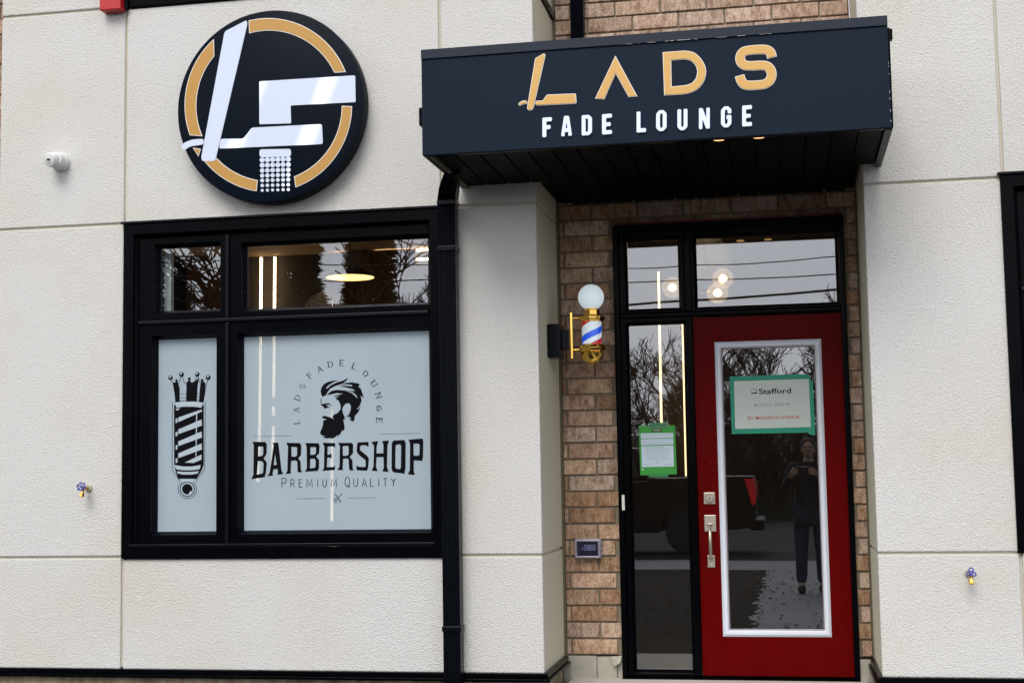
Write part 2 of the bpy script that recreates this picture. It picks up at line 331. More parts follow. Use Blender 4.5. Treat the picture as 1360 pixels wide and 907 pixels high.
def rnd(lp, r, n=4):
    """round the corners of a loop (list of 2-tuples, optional third value False = keep sharp)"""
    out = []; m = len(lp)
    for i in range(m):
        p = Vector(lp[i][:2]); a = Vector(lp[i-1][:2])-p; b = Vector(lp[(i+1) % m][:2])-p
        if len(lp[i]) > 2 or a.length < 1e-6 or b.length < 1e-6: out.append(tuple(p)); continue
        d = min(r, a.length*0.45, b.length*0.45)
        p0 = p+a.normalized()*d; p1 = p+b.normalized()*d
        for k in range(n+1):
            t = k/n; q = p0*(1-t)**2+p*2*t*(1-t)+p1*t*t; out.append((q.x, q.y))
    return out
def tr(lp, sc, ox, oy, Y):
    """trace coordinates (enlargement sc, offset ox, oy) to x,z on the plane y=Y"""
    return [U(ox+x/sc, oy+y/sc, Y) for x, y in lp]
def offs(lp, d):
    """grow a loop outwards by d"""
    ar = sum(lp[i-1][0]*lp[i][1]-lp[i][0]*lp[i-1][1] for i in range(len(lp))); sg = 1 if ar > 0 else -1
    out = []; m = len(lp)
    for i in range(m):
        p = Vector(lp[i]); a = p-Vector(lp[i-1]); b = Vector(lp[(i+1) % m])-p
        if a.length < 1e-7 or b.length < 1e-7: out.append(tuple(p)); continue
        na = Vector((a.y, -a.x)).normalized(); nb = Vector((b.y, -b.x)).normalized(); q = na+nb
        if q.length < 0.3: q = na
        q = q.normalized()*min(2.0, 1/max(0.35, q.normalized().dot(na)))
        out.append((p.x+sg*d*q.x, p.y+sg*d*q.y))
    return out
def stroke_loops(pts, w, cap=True):
    """outline of one polyline of width w"""
    pts = [Vector(p) for p in pts]; m = len(pts); Lf = []; Rt = []
    for i, p in enumerate(pts):
        a = (p-pts[i-1]).normalized() if i else (pts[1]-p).normalized()
        b = (pts[i+1]-p).normalized() if i < m-1 else a
        t = (a+b); t = t.normalized() if t.length > 0.2 else a
        nrm = Vector((-t.y, t.x)); k = 1/max(0.5, nrm.dot(Vector((-a.y, a.x))))
        Lf.append(p+nrm*w/2*k); Rt.append(p-nrm*w/2*k)
    return [tuple(v) for v in Lf]+[tuple(v) for v in reversed(Rt)]
def prisms(name, strokes, Y, depth, mat, parent):
    """each outline its own thin plate, every one 0.15 mm prouder than the last"""
    mb = MB()
    for i, lp in enumerate(strokes):
        h = len(lp)//2; y0 = Y-depth-0.00002*i
        n = len(lp)
        # quads between the two sides
        vs = [(x, y0, z) for x, z in lp]+[(x, Y, z) for x, z in lp]
        fs = [(k, k+1, n-2-k, n-1-k) for k in range(h-1)]+[(n+n-1-k, n+n-2-k, n+k+1, n+k) for k in range(h-1)]
        fs += [(k, n+k, n+(k+1) % n, (k+1) % n) for k in range(n)]
        mb.add(vs, fs)
    return mb.build(name, mat, parent)

# simple stroke alphabet in a unit box (x 0..1, y 0..1)
def arc(cx, cy_, rx, ry, a0, a1, n=8): return [(cx+rx*math.cos(R(a0+(a1-a0)*k/n)), cy_+ry*math.sin(R(a0+(a1-a0)*k/n))) for k in range(n+1)]
AL = {
 'A': [[(0, 0), (.5, 1), (1, 0)], [(.2, .36), (.8, .36)]],
 'B': [[(0, 0), (0, 1)], [(0, 1), (.6, 1)]+arc(.6, .76, .35, .24, 90, -90, 6)[1:]+[(0, .52)], [(.6, .52)]+arc(.6, .26, .4, .26, 90, -90, 6)[1:]+[(0, 0)]],
 'C': [arc(.5, .5, .5, .5, 45, 315, 14)],
 'D': [[(0, 0), (0, 1), (.5, 1)]+arc(.5, .5, .5, .5, 90, -90, 10)[1:]+[(0, 0)]],
 'E': [[(1, 1), (0, 1), (0, 0), (1, 0)], [(0, .52), (.8, .52)]],
 'F': [[(1, 1), (0, 1), (0, 0)], [(0, .52), (.8, .52)]],
 'G': [arc(.5, .5, .5, .5, 45, 360, 14)+[(.55, .5)]],
 'H': [[(0, 0), (0, 1)], [(1, 0), (1, 1)], [(0, .5), (1, .5)]],
 'I': [[(.5, 0), (.5, 1)]],
 'K': [[(0, 0), (0, 1)], [(1, 1), (0, .45)], [(.3, .6), (1, 0)]],
 'L': [[(0, 1), (0, 0), (1, 0)]],
 'M': [[(0, 0), (.08, 1), (.5, .2), (.92, 1), (1, 0)]],
 'N': [[(0, 0), (0, 1)], [(0, 1), (1, 0)], [(1, 0), (1, 1)]],
 'O': [arc(.5, .5, .5, .5, 90, 450, 18)],
 'P': [[(0, 0), (0, 1), (.55, 1)]+arc(.55, .73, .45, .27, 90, -90, 6)[1:]+[(0, .46)]],
 'Q': [arc(.5, .5, .5, .5, 90, 450, 18), [(.6, .2), (1, -.1)]],
 'R': [[(0, 0), (0, 1), (.55, 1)]+arc(.55, .73, .45, .27, 90, -90, 6)[1:]+[(0, .46)], [(.45, .46), (1, 0)]],
 'S': [[(.98, .85)]+arc(.5, .75, .48, .25, 40, 270, 8)+arc(.5, .25, .48, .25, 90, -140, 8)[1:]],
 'T': [[(0, 1), (1, 1)], [(.5, 1), (.5, 0)]],
 'U': [[(0, 1), (0, .35)]+arc(.5, .35, .5, .35, 180, 360, 8)[1:]+[(1, 1)]],
 'V': [[(0, 1), (.5, 0), (1, 1)]],
 'W': [[(0, 1), (.25, 0), (.5, .8), (.75, 0), (1, 1)]],
 'X': [[(0, 1), (1, 0)], [(0, 0), (1, 1)]],
 'Y': [[(0, 1), (.5, .5), (1, 1)], [(.5, .5), (.5, 0)]],
 '-': [[(.1, .45), (.9, .45)]], '.': [[(.4, .05), (.6, .05)]],
 '0': [arc(.5, .5, .5, .5, 90, 450, 16)], '1': [[(.2, .8), (.55, 1), (.55, 0)]],
 '2': [arc(.5, .72, .48, .28, 160, -30, 8)+[(0, 0), (1, 0)]], '4': [[(.8, 0), (.8, 1), (0, .3), (1, .3)]], '9': [arc(.5, .7, .45, .3, 0, 360, 12), [(.95, .7), (.7, 0)]],
}
def text_strokes(s, x, z, h, w, gap, sw, dx=0.0, slope=0.0, xs=None):
    """letters as outlines; h height, w width, gap between, stroke width sw"""
    out = []; p = x
    for i, ch in enumerate(s):
        if ch != ' ':
            ww = w*(0.4 if ch == 'I' else 1.25 if ch in 'MW' else 1)
            for st in AL[ch]:
                out.append(stroke_loops([(p+a*ww+(0), z+b*h+slope*(p-x)) for a, b in st], sw))
            p += ww+gap
        else: p += w*0.8+gap
    return out, p
def mtext(name, body, x, z, h, Y, mat, parent, wid=None, bold=0.0, depth=0.0006):
    """lettering in Blender's built-in face, as a mesh; x,z = centre of the line, h = capital height"""
    cu = bpy.data.curves.new('t', 'FONT'); cu.body = body; cu.size = 1; cu.align_x = 'CENTER'; cu.extrude = 0.001; cu.offset = bold
    ob = bpy.data.objects.new('t', cu); C.objects.link(ob)
    dg = bpy.context.evaluated_depsgraph_get(); dg.update()
    me = bpy.data.meshes.new_from_object(ob.evaluated_get(dg)); me.name = name
    bpy.data.objects.remove(ob); bpy.data.curves.remove(cu)
    xs = [v.co.x for v in me.vertices]; k = h/0.729; kx = (wid/(max(xs)-min(xs))) if wid else k
    for v in me.vertices:
        a, b, c = v.co; v.co = (x+a*kx, Y-(0 if c < 0 else depth), z+b*k)
    bm = bmesh.new(); bm.from_mesh(me); bmesh.ops.recalc_face_normals(bm, faces=bm.faces); bm.to_mesh(me); bm.free()
    return link(name, me, mat, parent)

# ================================================================== SETTING
GZ = -0.30
def sheet(name, x0, x1, y0, y1, z, mat, kind='structure', t=0.12):
    return tag(MB().box(x0, x1, y0, y1, z-t, z).build(name, mat), kind=kind)
ground = MB(); ground.add([(-400, -600, GZ-0.02), (400, -600, GZ-0.02), (400, 200, GZ-0.02), (-400, 200, GZ-0.02)], [(0, 1, 2, 3)])
tag(ground.build('ground', 'soil'), kind='structure')
pm = MB(); yj = -0.26
while yj > -11.5:
    y2 = max(yj-1.42, -11.6); pm.box(-0.44, 1.35, y2+.012, yj, GZ-.12, GZ+.004); yj = y2
tag(pm.build('path', 'walk', bevel=.006), kind='structure')
lw = MB(); edge = [(-.40+random.uniform(-.05, .09), -1.3-i*.16) for i in range(65)]; n_ = len(edge)
lw.v = [(x, y, GZ+.010) for x, y in edge]+[(-30, y, GZ+.010) for x, y in edge]; lw.f = [(i, i+1, n_+i+1, n_+i) for i in range(n_-1)]
tag(lw.build('lawn', 'soil'), kind='structure')
gv = MB(); r9 = random.Random(9)
for i in range(2600):
    x = r9.uniform(-3.2, -.3) if i % 7 else r9.uniform(-.4, 1.3); y = r9.uniform(-11.4, -1.4); q = r9.uniform(.008, .03); a = r9.uniform(0, 3); z = GZ+.012
    gv.add([(x+q*math.cos(a), y+q*math.sin(a), z), (x+q*math.cos(a+2), y+q*math.sin(a+2), z+.004), (x+q*math.cos(a+4), y+q*math.sin(a+4), z), (x, y, z+q*.6)], [(0, 1, 3), (1, 2, 3), (2, 0, 3)])
tag(gv.build('fallen_leaves', simple('leaf_litter', (.09, .055, .03), .9, var=.5, scale=2)), kind='stuff')
sheet('pavement', -40, 40, -13.4, -11.62, GZ+0.006, 'walk')
sheet('kerb', -40, 40, -13.6, -13.4, GZ+0.01, 'walk')
sheet('road', -60, 60, -30, -13.6, GZ-0.01, 'asphalt')
# wooded bank beyond the road
bk = MB(); nx, ny = 40, 14
for j in range(ny+1):
    for i in range(nx+1):
        y = -30-j*4; t = j/ny
        bk.v.append((-70+i*3.5, y, GZ-0.012+3.6*t**0.7*(1+0.15*math.sin(i*1.3+j))+random.uniform(-.12, .12)*(j > 0)))
for j in range(ny):
    for i in range(nx):
        a = j*(nx+1)+i; bk.f.append((a, a+1, a+nx+2, a+nx+1))
tag(bk.build('hills', 'grass', smooth=True), kind='structure')

# ================================================================== BUILDING
B = thing('shop_building', (-1.3, 0, GZ), 'pale stucco and brown brick shopfront with black windows and a red door', 'building')
XL, XA, XM, XP = -4.43, -3.647, -1.800, -1.281     # panel joints left of the doorway
XQ, XG, XR = 0.424, 1.108, 3.4                     # right pier
RY = 0.707                                         # depth of the doorway recess
ZB, Z1, Z2, Z3, ZT = 0.108, 0.716, 2.588, 3.846, 5.2
g = 0.007
def panels(rects):
    mb = MB()
    for x0, x1, z0, z1 in rects: mb.box(x0, x1, 0, 0.045, z0, z1)
    return mb
cells = []
for (x0, x1, rows) in ((XL, XA, (ZB, Z1, Z2, Z3, ZT)), (XM, XP, (ZB, Z1, Z2, ZT)), (XQ, XG, (ZB, Z1, Z2, ZT))):
    for a, b in zip(rows, rows[1:]):
        l0 = x0 if x0 in (XL, XQ) else x0+g; r0 = x1 if x1 in (XP,) else x1-g
        cells.append((l0, r0, a if a == ZB else a+g, b-g))
cells += [(XA+g, XM-g, ZB, 0.705), (XA+g, XM-g, 2.588, 3.832), (XG+g, XR, ZB, 0.714), (XG+g, XR, 2.600, ZT)]
for side in (0, 1):
    panels([c for c in cells if (c[0] > 0) == bool(side)]).build('stucco_wall', 'stucco', B, bevel=0.006)
bkp = MB()
bkp.box(XL+.004, XP-.004, 0.012, 0.30, ZB+.01, 0.700); bkp.box(XL+.004, XA+0.002, 0.012, 0.30, 0.7, 2.61); bkp.box(XM-0.002, XP-.004, 0.012, 0.30, 0.7, 2.6)
bkp.box(XL+.004, XP-.004, 0.012, 0.30, 2.61, 3.83); bkp.box(XL+.004, XA+.002, .012, .3, 3.83, ZT-.01); bkp.box(XM-.002, XP-.004, .012, .3, 3.83, ZT-.01)
bkp.build('joint_backing', 'groove', B); bkp = MB()
bkp.box(XQ+.004, XR, 0.012, 0.30, ZB+.01, 0.7); bkp.box(XQ+.004, XG+.002, 0.012, 0.30, 0.7, 2.61); bkp.box(XQ+.004, XR, .012, .3, 2.61, ZT-.01)
bkp.build('joint_backing', 'groove', B)
# smooth side faces of the two piers
for (xs, sgn) in ((XP, 1), (XQ, -1)):
    mb = MB()
    zs = (ZB, Z1, Z2, ZT) if sgn < 0 else (ZB, Z1, Z2, 3.80, 3.83)
    for a, b in zip(zs, zs[1:]):
        if b == 3.83: continue
        x0, x1 = (xs-.04, xs-.001) if sgn > 0 else (xs+.001, xs+.04)
        mb.box(x0, x1, 0.0455, RY-.004, a if a == ZB else a+g, b-g)
    if sgn > 0: mb.box(xs-.04, xs-.001, .0455, RY-.004, 3.845, ZT)
    mb.build('side_return', 'smooth', B, bevel=0.004)
    MB().box(*((xs-.3, xs-.012) if sgn > 0 else (xs+.012, xs+.3)), 0.31, RY+.05, ZB+.01, ZT-.02).build('return_backing', 'groove', B)
MB().box(XP-.02, XP+.012, .05, RY-.006, 3.80, 3.84).build('return_flashing', 'black', B)
MB().box(XP-.006, XP+.012, RY-.03, RY-.005, ZB, ZT).build('corner_bead', 'olive', B)
MB().box(XQ-.006, XQ+.006, RY-.02, RY-.005, ZB, 2.68).build('corner_bead', 'olive', B)

# ---- bricks
def bricks(name, spans, z0, rows, y, off0, tones, rnd_seed):
    rr = random.Random(rnd_seed); mb = MB(); cols = []
    PX, PZ, H, LB = 0.267, 0.0922, 0.0815, 0.257
    for k in range(rows):
        z = z0+k*PZ; off = off0 + (0.165 if k % 2 else 0)
        for (xa, xb, za, zb) in spans:
            if min(z+H, zb)-max(z, za) < .015: continue
            n0 = math.floor((xa-off)/PX)-1
            for j in range(n0, n0+int((xb-xa)/PX)+4):
                a = off+j*PX; b = a+LB
                a = max(a, xa); b = min(b, xb)
                if b-a < 0.02: continue
                d = rr.uniform(-.0025, .0025); w = rr.uniform(-.0015, .0015)
                mb.box(a, b, y+d, y+0.05, max(z+w, za), min(z+H+w, zb)); 
                t = rr.choice(tones); f = rr.uniform(0.82, 1.15); cols.append(tuple(c*f for c in t))
    me = mb.mesh(name)
    at = me.color_attributes.new('tone', 'FLOAT_COLOR', 'CORNER')
    for p in me.polygons:
        c = cols[p.index//6]
        for li in p.loop_indices: at.data[li].color = (*c, 1)
    o = link(name, me, 'brick', B); m = o.modifiers.new('bevel', 'BEVEL'); m.width = 0.004; m.segments = 2
    return o
tan = [(.44, .315, .22), (.40, .265, .17), (.46, .345, .26), (.36, .245, .175), (.45, .32, .235), (.44, .345, .27), (.34, .22, .14), (.42, .31, .255)]
pink = [(.45, .335, .26), (.42, .305, .235), (.48, .365, .29), (.44, .34, .275)]
DX0, DX1, DZT = -0.955, 0.347, 2.556
bricks('brick_wall', [(XP+.012, DX0, .117, 2.602), (DX1, XQ-.008, .117, 2.602), (DX0+.002, DX1-.002, 2.571, 2.602), (XP+.012, XQ-.008, 2.603, 2.78)], .118, 29, RY, -1.238, tan, 3)
bricks('brick_wall', [(XP+.012, XQ-.008, 2.78, ZT)], .118+29*.0922, 26, RY, -1.238+.165, pink, 4)
mo = MB(); mo.box(XP, DX0-.002, RY+.015, RY+.2, .112, ZT); mo.box(DX1+.002, XQ, RY+.015, RY+.2, .112, ZT); mo.box(DX0-.002, DX1+.002, RY+.015, RY+.2, DZT+.004, ZT)
mo.build('mortar', 'mortar', B)
bricks('brick_wall', [(-5.6, XL-.004, ZB, ZT)], .118, 55, 0.16, -5.5, tan, 5)
MB().box(-5.6, XL+.004, .171, .35, ZB, ZT).build('mortar', 'mortar', B)
# footing and flashings
fd = MB(); fd.box(-5.6, XP-.03, 0.02, .3, GZ-.1, 0.066); fd.box(XP-.03, XP-.012, .022, RY+.1, GZ-.1, .066)
fd.build('foundation', 'concrete', B); fd = MB(); fd.box(XQ+.03, XR, 0.02, .3, GZ-.1, 0.066); fd.box(XQ+.012, XQ+.03, .022, RY+.1, GZ-.1, .066)
fd.build('foundation', 'concrete', B)
pg = MB(); pg.box(XP-.01, -1.10, RY-.012, RY+.2, GZ-.1, .108); pg.box(-1.098, -.985, RY-.018, RY+.2, GZ-.1, .104); pg.box(-.983, DX0+.004, RY-.006, RY+.2, GZ-.1, .108); pg.build('parging', 'block', B, bevel=.006); pg = MB(); pg.box(DX1-.004, XQ+.01, RY-.01, RY+.2, GZ-.1, .10)
pg.build('parging', 'block', B, bevel=.006)
chip = MB(); chip.add([(-1.02, RY-.03, .11), (-.955, RY-.02, .112), (-.965, RY-.045, .075), (-1.0, RY-.04, .055), (-1.0, RY, .10), (-.96, RY, .11)], [(0, 1, 2, 3), (0, 3, 4), (1, 5, 2), (0, 4, 5, 1), (3, 2, 5, 4)])
chip.build('loose_mortar', 'block', B)
def flash(name, x0, x1, y0, y1):
    mb = MB(); mb.box(x0, x1, y0, y1, .079, .108); return mb
for side in (0, 1):
    fl = MB(); x0, x1 = ((XL, XP-.008), (XQ+.008, XR))[side]
    fl.box(x0, x1, -.022, .012, .082, .110); fl.box(x0, x1, -.034, .012, .066, .0818)
    if side == 0: fl.box(XP-.008, XP+.022, -.022, RY-.02, .0822, .110); fl.box(XP-.008, XP+.034, -.034, RY-.02, .066, .0818)
    else: fl.box(XQ-.022, XQ+.008, -.022, RY-.02, .0822, .110); fl.box(XQ-.034, XQ+.008, -.034, RY-.02, .066, .0818)
    fl.build('base_flashing', 'black', B, bevel=.003)
MB().box(XP+.04, XQ-.04, -.25, 1.1, GZ-.05, -.012).build('door_step', 'sill', B, bevel=.01)

# ---- interior of the shop
IY = 3.7
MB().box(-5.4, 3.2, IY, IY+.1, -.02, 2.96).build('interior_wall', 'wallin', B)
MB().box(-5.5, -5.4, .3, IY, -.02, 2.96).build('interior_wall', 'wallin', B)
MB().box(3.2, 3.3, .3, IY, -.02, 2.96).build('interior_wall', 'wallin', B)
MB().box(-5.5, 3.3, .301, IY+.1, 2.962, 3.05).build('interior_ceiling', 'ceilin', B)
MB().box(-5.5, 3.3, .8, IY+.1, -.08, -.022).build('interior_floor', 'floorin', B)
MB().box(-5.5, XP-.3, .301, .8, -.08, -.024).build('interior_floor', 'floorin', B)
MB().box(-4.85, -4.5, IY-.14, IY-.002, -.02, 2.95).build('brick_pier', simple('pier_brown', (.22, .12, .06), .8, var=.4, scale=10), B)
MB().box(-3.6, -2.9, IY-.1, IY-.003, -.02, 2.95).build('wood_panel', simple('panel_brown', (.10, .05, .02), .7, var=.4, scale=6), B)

# ---- windows
def window(x0, x1, z0, z1, panes, mullx, trz, label, top_flash=True, film=()):
    cz0 = 0.074
    w = MB().ring(x0, x1, z0, z1, .062, -.016, .10)
    w.slope_ring(x0+.063, x1-.063, z0+.063, z1-.063, .016, .0, .018)
    win = w.build('window', 'black', B, bevel=.003)
    tag(win, label)
    ix0, ix1, iz0, iz1 = x0+.078, x1-.078, z0+.078, z1-.078
    # glazing body around the panes
    body = MB(); xs = sorted(set([ix0, ix1]+[v for p in panes for v in p[:2]])); 
    # per cell frame
    cellx = [ix0]+[mullx]+[ix1] if mullx else [ix0, ix1]
    cellz = [iz0, trz, iz1]
    for px0, px1, pz0, pz1 in panes:
        cx0 = max([c for c in cellx if c < px0]); cx1 = min([c for c in cellx if c > px1])
        c0 = max([c for c in cellz if c < pz0]); c1 = min([c for c in cellz if c > pz1])
        e = .0015
        cx0 += e; cx1 -= e; c0 += e; c1 -= e
        # four rails, butted
        body.box(cx0, px0-.016, .022, .11, c0, c1); body.box(px1+.016, cx1, .022, .11, c0, c1)
        body.box(px0-.016, px1+.016, .022, .11, c0, pz0-.016); body.box(px0-.016, px1+.016, .022, .11, pz1+.016, c1)
    body.build('sash', 'black', win, bevel=.004)
    ms = MB()
    if mullx:
        ms.box(mullx-.010, mullx+.010, .006, .024, iz0, trz-.013); ms.box(mullx-.010, mullx+.010, .006, .024, trz+.013, iz1)
    ms.box(ix0, ix1, .004, .026, trz-.011, trz+.011)
    ms.build('mullion', 'blackm', win, bevel=.005)
    for px0, px1, pz0, pz1 in panes:
        MB().slope_ring(px0-.0165, px1+.0165, pz0-.0165, pz1+.0165, .017, .045, .072).build('glazing_bead', 'blackm', win)
        MB().box(px0-.004, px1+.004, .078, .084, pz0-.004, pz1+.004).build('pane', 'glass', win)
    if top_flash:
        MB().box(x0-.012, x1+.012, -.03, .012, z1+.001, z1+.014).build('head_flashing', 'blackm', win, bevel=.002)
    sl = MB().box(x0+.05, x1-.05, -.026, -.0165, z0+.066, z0+.082); sl.build('sill', 'blackm', win, bevel=.003)
    return win
P4 = [(-3.460, -3.098, 2.088, 2.446), (-2.942, -1.887, 2.080, 2.433), (-3.473, -3.120, .852, 1.928), (-2.962, -1.897, .854, 1.926)]
W1 = window(-3.647, -1.805, .707, 2.580, P4, -3.036, 2.019, 'black framed four pane window with frosted lower panes')
W2 = window(1.092, 2.93, .716, 2.598, [(1.245, 1.62, 2.09, 2.455), (1.76, 2.78, 2.09, 2.455), (1.245, 1.62, .86, 1.93), (1.76, 2.78, .86, 1.93)], 1.69, 2.02, 'black framed window cut off at the right edge')
W3 = window(-3.625, -1.80, 3.838, 5.15, [(-3.40, -2.02, 4.02, 4.95)], None, 4.98, 'black framed upstairs window, only its bottom rail in view', False)
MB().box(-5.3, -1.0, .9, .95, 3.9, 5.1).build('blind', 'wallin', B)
red = MB(); red.box(-3.778, -3.648, -.075, .0, 3.812, 4.6); red.build('red_corner_trim', 'redtrim', B, bevel=.006)
MB().box(-3.646, -3.628, -.03, 0.0, 3.828, 4.6).build('red_corner_trim', 'blackm', B)
# white blind edge seen in the left panes
MB().box(-3.475, -3.435, .15, .19, .9, 2.5).build('curtain', simple('curtain_cloth', (.55, .6, .58), .9, var=.2), B)

# frosted film and its artwork (film lies on the inner side of the pane)
FY = .0764
filmM = MB().box(-2.964, -1.896, FY, FY+.001, .853, 1.927).build('frosted_film', 'film', W1)
filmS = MB().box(-3.475, -3.119, FY, FY+.001, .851, 1.929).build('frosted_film', 'film', W1)
A_ = (9.07, 320, 560); B_ = (8.243, 440, 560)
BS = [
 (A_, [(140,240),(295,242),(312,270),(310,375),(302,400),(272,440),(302,475),(312,500),(300,620),(285,665),(130,690),(128,680),(150,640),(155,285)], [(208,298),(262,296),(270,305),(268,392),(252,412),(208,415)], [(205,470),(258,475),(272,500),(268,605),(258,622),(192,635)]),
 (A_, [(385,250),(450,252),(490,590),(512,628),(437,637),(447,608),(440,565),(392,572),(384,612),(388,648),(318,655),(345,620),(395,290)], [(412,385),(432,518),(394,522)]),
 (A_, [(545,252),(712,255),(727,290),(724,400),(690,440),(718,478),(722,575),(738,605),(690,608),(682,590),(680,485),(665,465),(605,468),(600,590),(605,620),(538,627),(560,590),(568,300)], [(608,302),(668,302),(677,312),(677,400),(662,418),(610,420)]),
 (A_, [(775,255),(935,258),(948,290),(942,380),(905,415),(942,460),(940,560),(925,590),(770,602),(795,560),(792,300)], [(838,305),(895,303),(904,313),(904,378),(888,395),(835,398)], [(835,445),(885,442),(902,465),(898,540),(888,553),(832,560)]),
 (A_, [(982,252),(1135,255),(1135,310),(1110,295),(1045,298),(1042,395),(1072,395),(1092,375),(1092,445),(1070,428),(1040,430),(1035,545),(1110,545),(1135,525),(1132,580),(978,590),(1000,560),(1005,300)]),
 (B_, [(75,230),(225,230),(240,250),(238,345),(200,385),(232,420),(235,510),(248,530),(205,532),(195,510),(190,415),(180,400),(130,403),(125,505),(130,527),(65,527),(90,490),(95,270)], [(125,265),(180,262),(190,272),(191,350),(178,370),(128,372)]),
 (B_, [(290,225),(408,220),(408,275),(375,255),(325,258),(315,268),(315,310),(390,370),(412,400),(405,500),(390,535),(278,530),(275,475),(300,492),(368,495),(378,480),(375,420),(300,360),(278,325),(283,245)]),
 (B_, [(440,220),(515,210),(498,265),(495,345),(570,345),(572,260),(558,210),(632,205),(615,260),(610,490),(628,548),(560,543),(575,500),(572,385),(495,387),(490,495),(510,540),(440,535),(462,490),(468,265)]),
 (B_, [(680,205),(800,198),(815,235),(812,510),(800,568),(675,550),(660,515),(662,235)], [(712,250),(755,245),(765,265),(762,500),(750,518),(715,515),(700,495),(703,270)]),
 (B_, [(845,195),(998,182),(1008,215),(1005,380),(997,428),(905,420),(902,530),(915,582),(838,575),(860,530),(862,240)], [(900,240),(956,238),(967,258),(965,355),(953,370),(902,370)]),
]
for it in BS:
    (sc, ox, oy), lps = it[0], it[1:]
    link('letter', loops_mesh('letter', [tr(rnd(lp, 5, 2), sc, ox, oy, FY) for lp in lps], FY-.0004, .0006), 'ink', W1)
# premium quality
Lq = [('P', 142, 50, 24), ('R', 190, 42, 20), ('E', 236, 42, 17), ('M', 278, 42, 30), ('I', 334, 42, 8), ('U', 366, 43, 19), ('M', 412, 43, 30), ('Q', 487, 52, 26), ('U', 535, 43, 21), ('A', 581, 43, 24), ('L', 626, 43, 18), ('I', 668, 43, 8), ('T', 697, 43, 20), ('Y', 740, 43, 24)]
st = []
for ch, x, h, w in Lq:
    base = 770-(x-142)*0.010
    for s0 in AL[ch]: st.append(stroke_loops(tr([(x+a*w, base-b*h) for a, b in s0], 4.12, 340, 460, FY), .0036))
prisms('lettering', st, FY-.0004, .0006, 'ink', W1)
# serif arc
cx, cyy = 448, 345; st = []
for ch, x, y in (('L', 222, 410), ('A', 222, 348), ('D', 228, 280), ('S', 255, 218), ('F', 297, 157), ('A', 348, 123), ('D', 407, 97), ('E', 472, 90), ('L', 541, 110), ('O', 600, 148), ('U', 645, 203), ('N', 670, 267), ('G', 673, 338), ('E', 675, 405)):
    dx, dy = x-cx, y-cyy
    if y > 300: dy *= 0.35
    n_ = Vector((dx, dy)).normalized(); t_ = Vector((-n_.y, n_.x)); h, w = 30, 23
    def mp_(a, b): return (x+t_.x*(a-.5)*w+n_.x*(b-.5)*h, y+t_.y*(a-.5)*w+n_.y*(b-.5)*h)
    for s0 in AL[ch]:
        for q0, q1 in zip(s0, s0[1:]):
            vert = abs(q1[1]-q0[1]) > abs(q1[0]-q0[0])
            thick = vert and not (ch == 'A' and q1[1] > q0[1]) and not (ch == 'N' and q0[0] == q1[0]) and not (ch == 'U' and q0[0] > .6)
            st.append(stroke_loops(tr([mp_(*q0), mp_(*q1)], 4.12, 340, 460, FY),   .0036 if thick else .0015))
    for (ax, ay) in {'L': [(0, 0), (0, 1)], 'A': [(0, 0), (1, 0)], 'D': [(0, 0), (0, 1)], 'S': [], 'F': [(0, 0), (0, 1)], 'E': [(0, 0), (0, 1)], 'O': [], 'U': [(0, 1), (1, 1)], 'N': [(0, 0), (0, 1), (1, 1)], 'G': [(1, .5)]}[ch]:
        st.append(stroke_loops(tr([mp_(ax-.2, ay), mp_(ax+.2, ay)], 4.12, 340, 460, FY), .0020))
prisms('lettering', st, FY-.0004, .0006, 'ink', W1)
# rules and scissors
st = [stroke_loops(tr(p, 4.12, 340, 460, FY), w) for p, w in (
    ([(-15, 491), (196, 488)], .0022), ([(675, 479), (897, 475)], .0022), ([(222, 832), (380, 830)], .0022), ([(505, 828), (662, 826)], .0022))]
prisms('rule_lines', st, FY-.0004, .0006, 'ink2', W1)
st = [stroke_loops(tr(p, 4.12, 340, 460, FY), w) for p, w in (
    ([(432, 805), (465, 852)], .004), ([(472, 803), (440, 838)], .003), (arc(432, 835, 7, 6, 0, 360, 8), .002), (arc(436, 848, 6, 5, 0, 360, 8), .002))]
prisms('scissors_emblem', st, FY-.0004, .0006, 'ink', W1)
# bearded profile
C_ = (8.245, 410, 490)
P1 = [(150,303),(135,270),(131,235),(145,195),(170,162),(210,142),(260,130),(325,122),(270,145),(215,178),(185,215),(205,212),(240,180),(300,150),(380,125),(428,97),(415,125),(370,160),(290,185),(235,215),(203,258),(190,285)]
P2 = [(215,268),(250,240),(310,228),(400,235),(470,262),(510,298),(536,325),(522,285),(480,252),(425,236),(508,242),(490,222),(400,198),(335,188),(400,183),(480,190),(470,172),(400,165),(345,182),(400,152),(480,145),(545,158),(567,178),(540,182),(575,225),(605,315),(568,292),(580,345),(560,400),(522,445),(545,438),(572,402),(545,470),(505,512),(498,570),(475,572),(440,545),(470,543),(440,520),(410,518),(440,500),(460,450),(462,400),(440,372),(405,378),(375,415),(368,440),(375,480),(392,520),(398,552),(378,550),(395,640),(382,680),(370,665),(345,710),(315,745),(325,715),(290,745),(245,770),(260,755),(190,758),(150,745),(185,735),(140,725),(123,695),(145,650),(158,600),(160,562),(200,550),(150,538),(150,515),(180,512),(240,530),(280,550),(258,525),(275,500),(320,480),(348,440),(350,395),(330,350),(290,318),(342,300),(262,300),(380,270),(310,262),(200,285)]
P3 = [(135,388),(180,376),(220,373),(257,407),(225,390),(185,390),(205,403),(228,422),(205,420),(190,432),(168,430),(160,410),(140,400)]
P5 = [(147,303),(139,340),(142,385),(133,380),(131,340)]
P6 = [(545,438),(575,400),(560,440),(525,475)]
for P in (P1, P2, P3, P5): link('portrait', loops_mesh('portrait', [tr(P, *C_, FY)], FY-.0004, .0006), 'ink', W1)
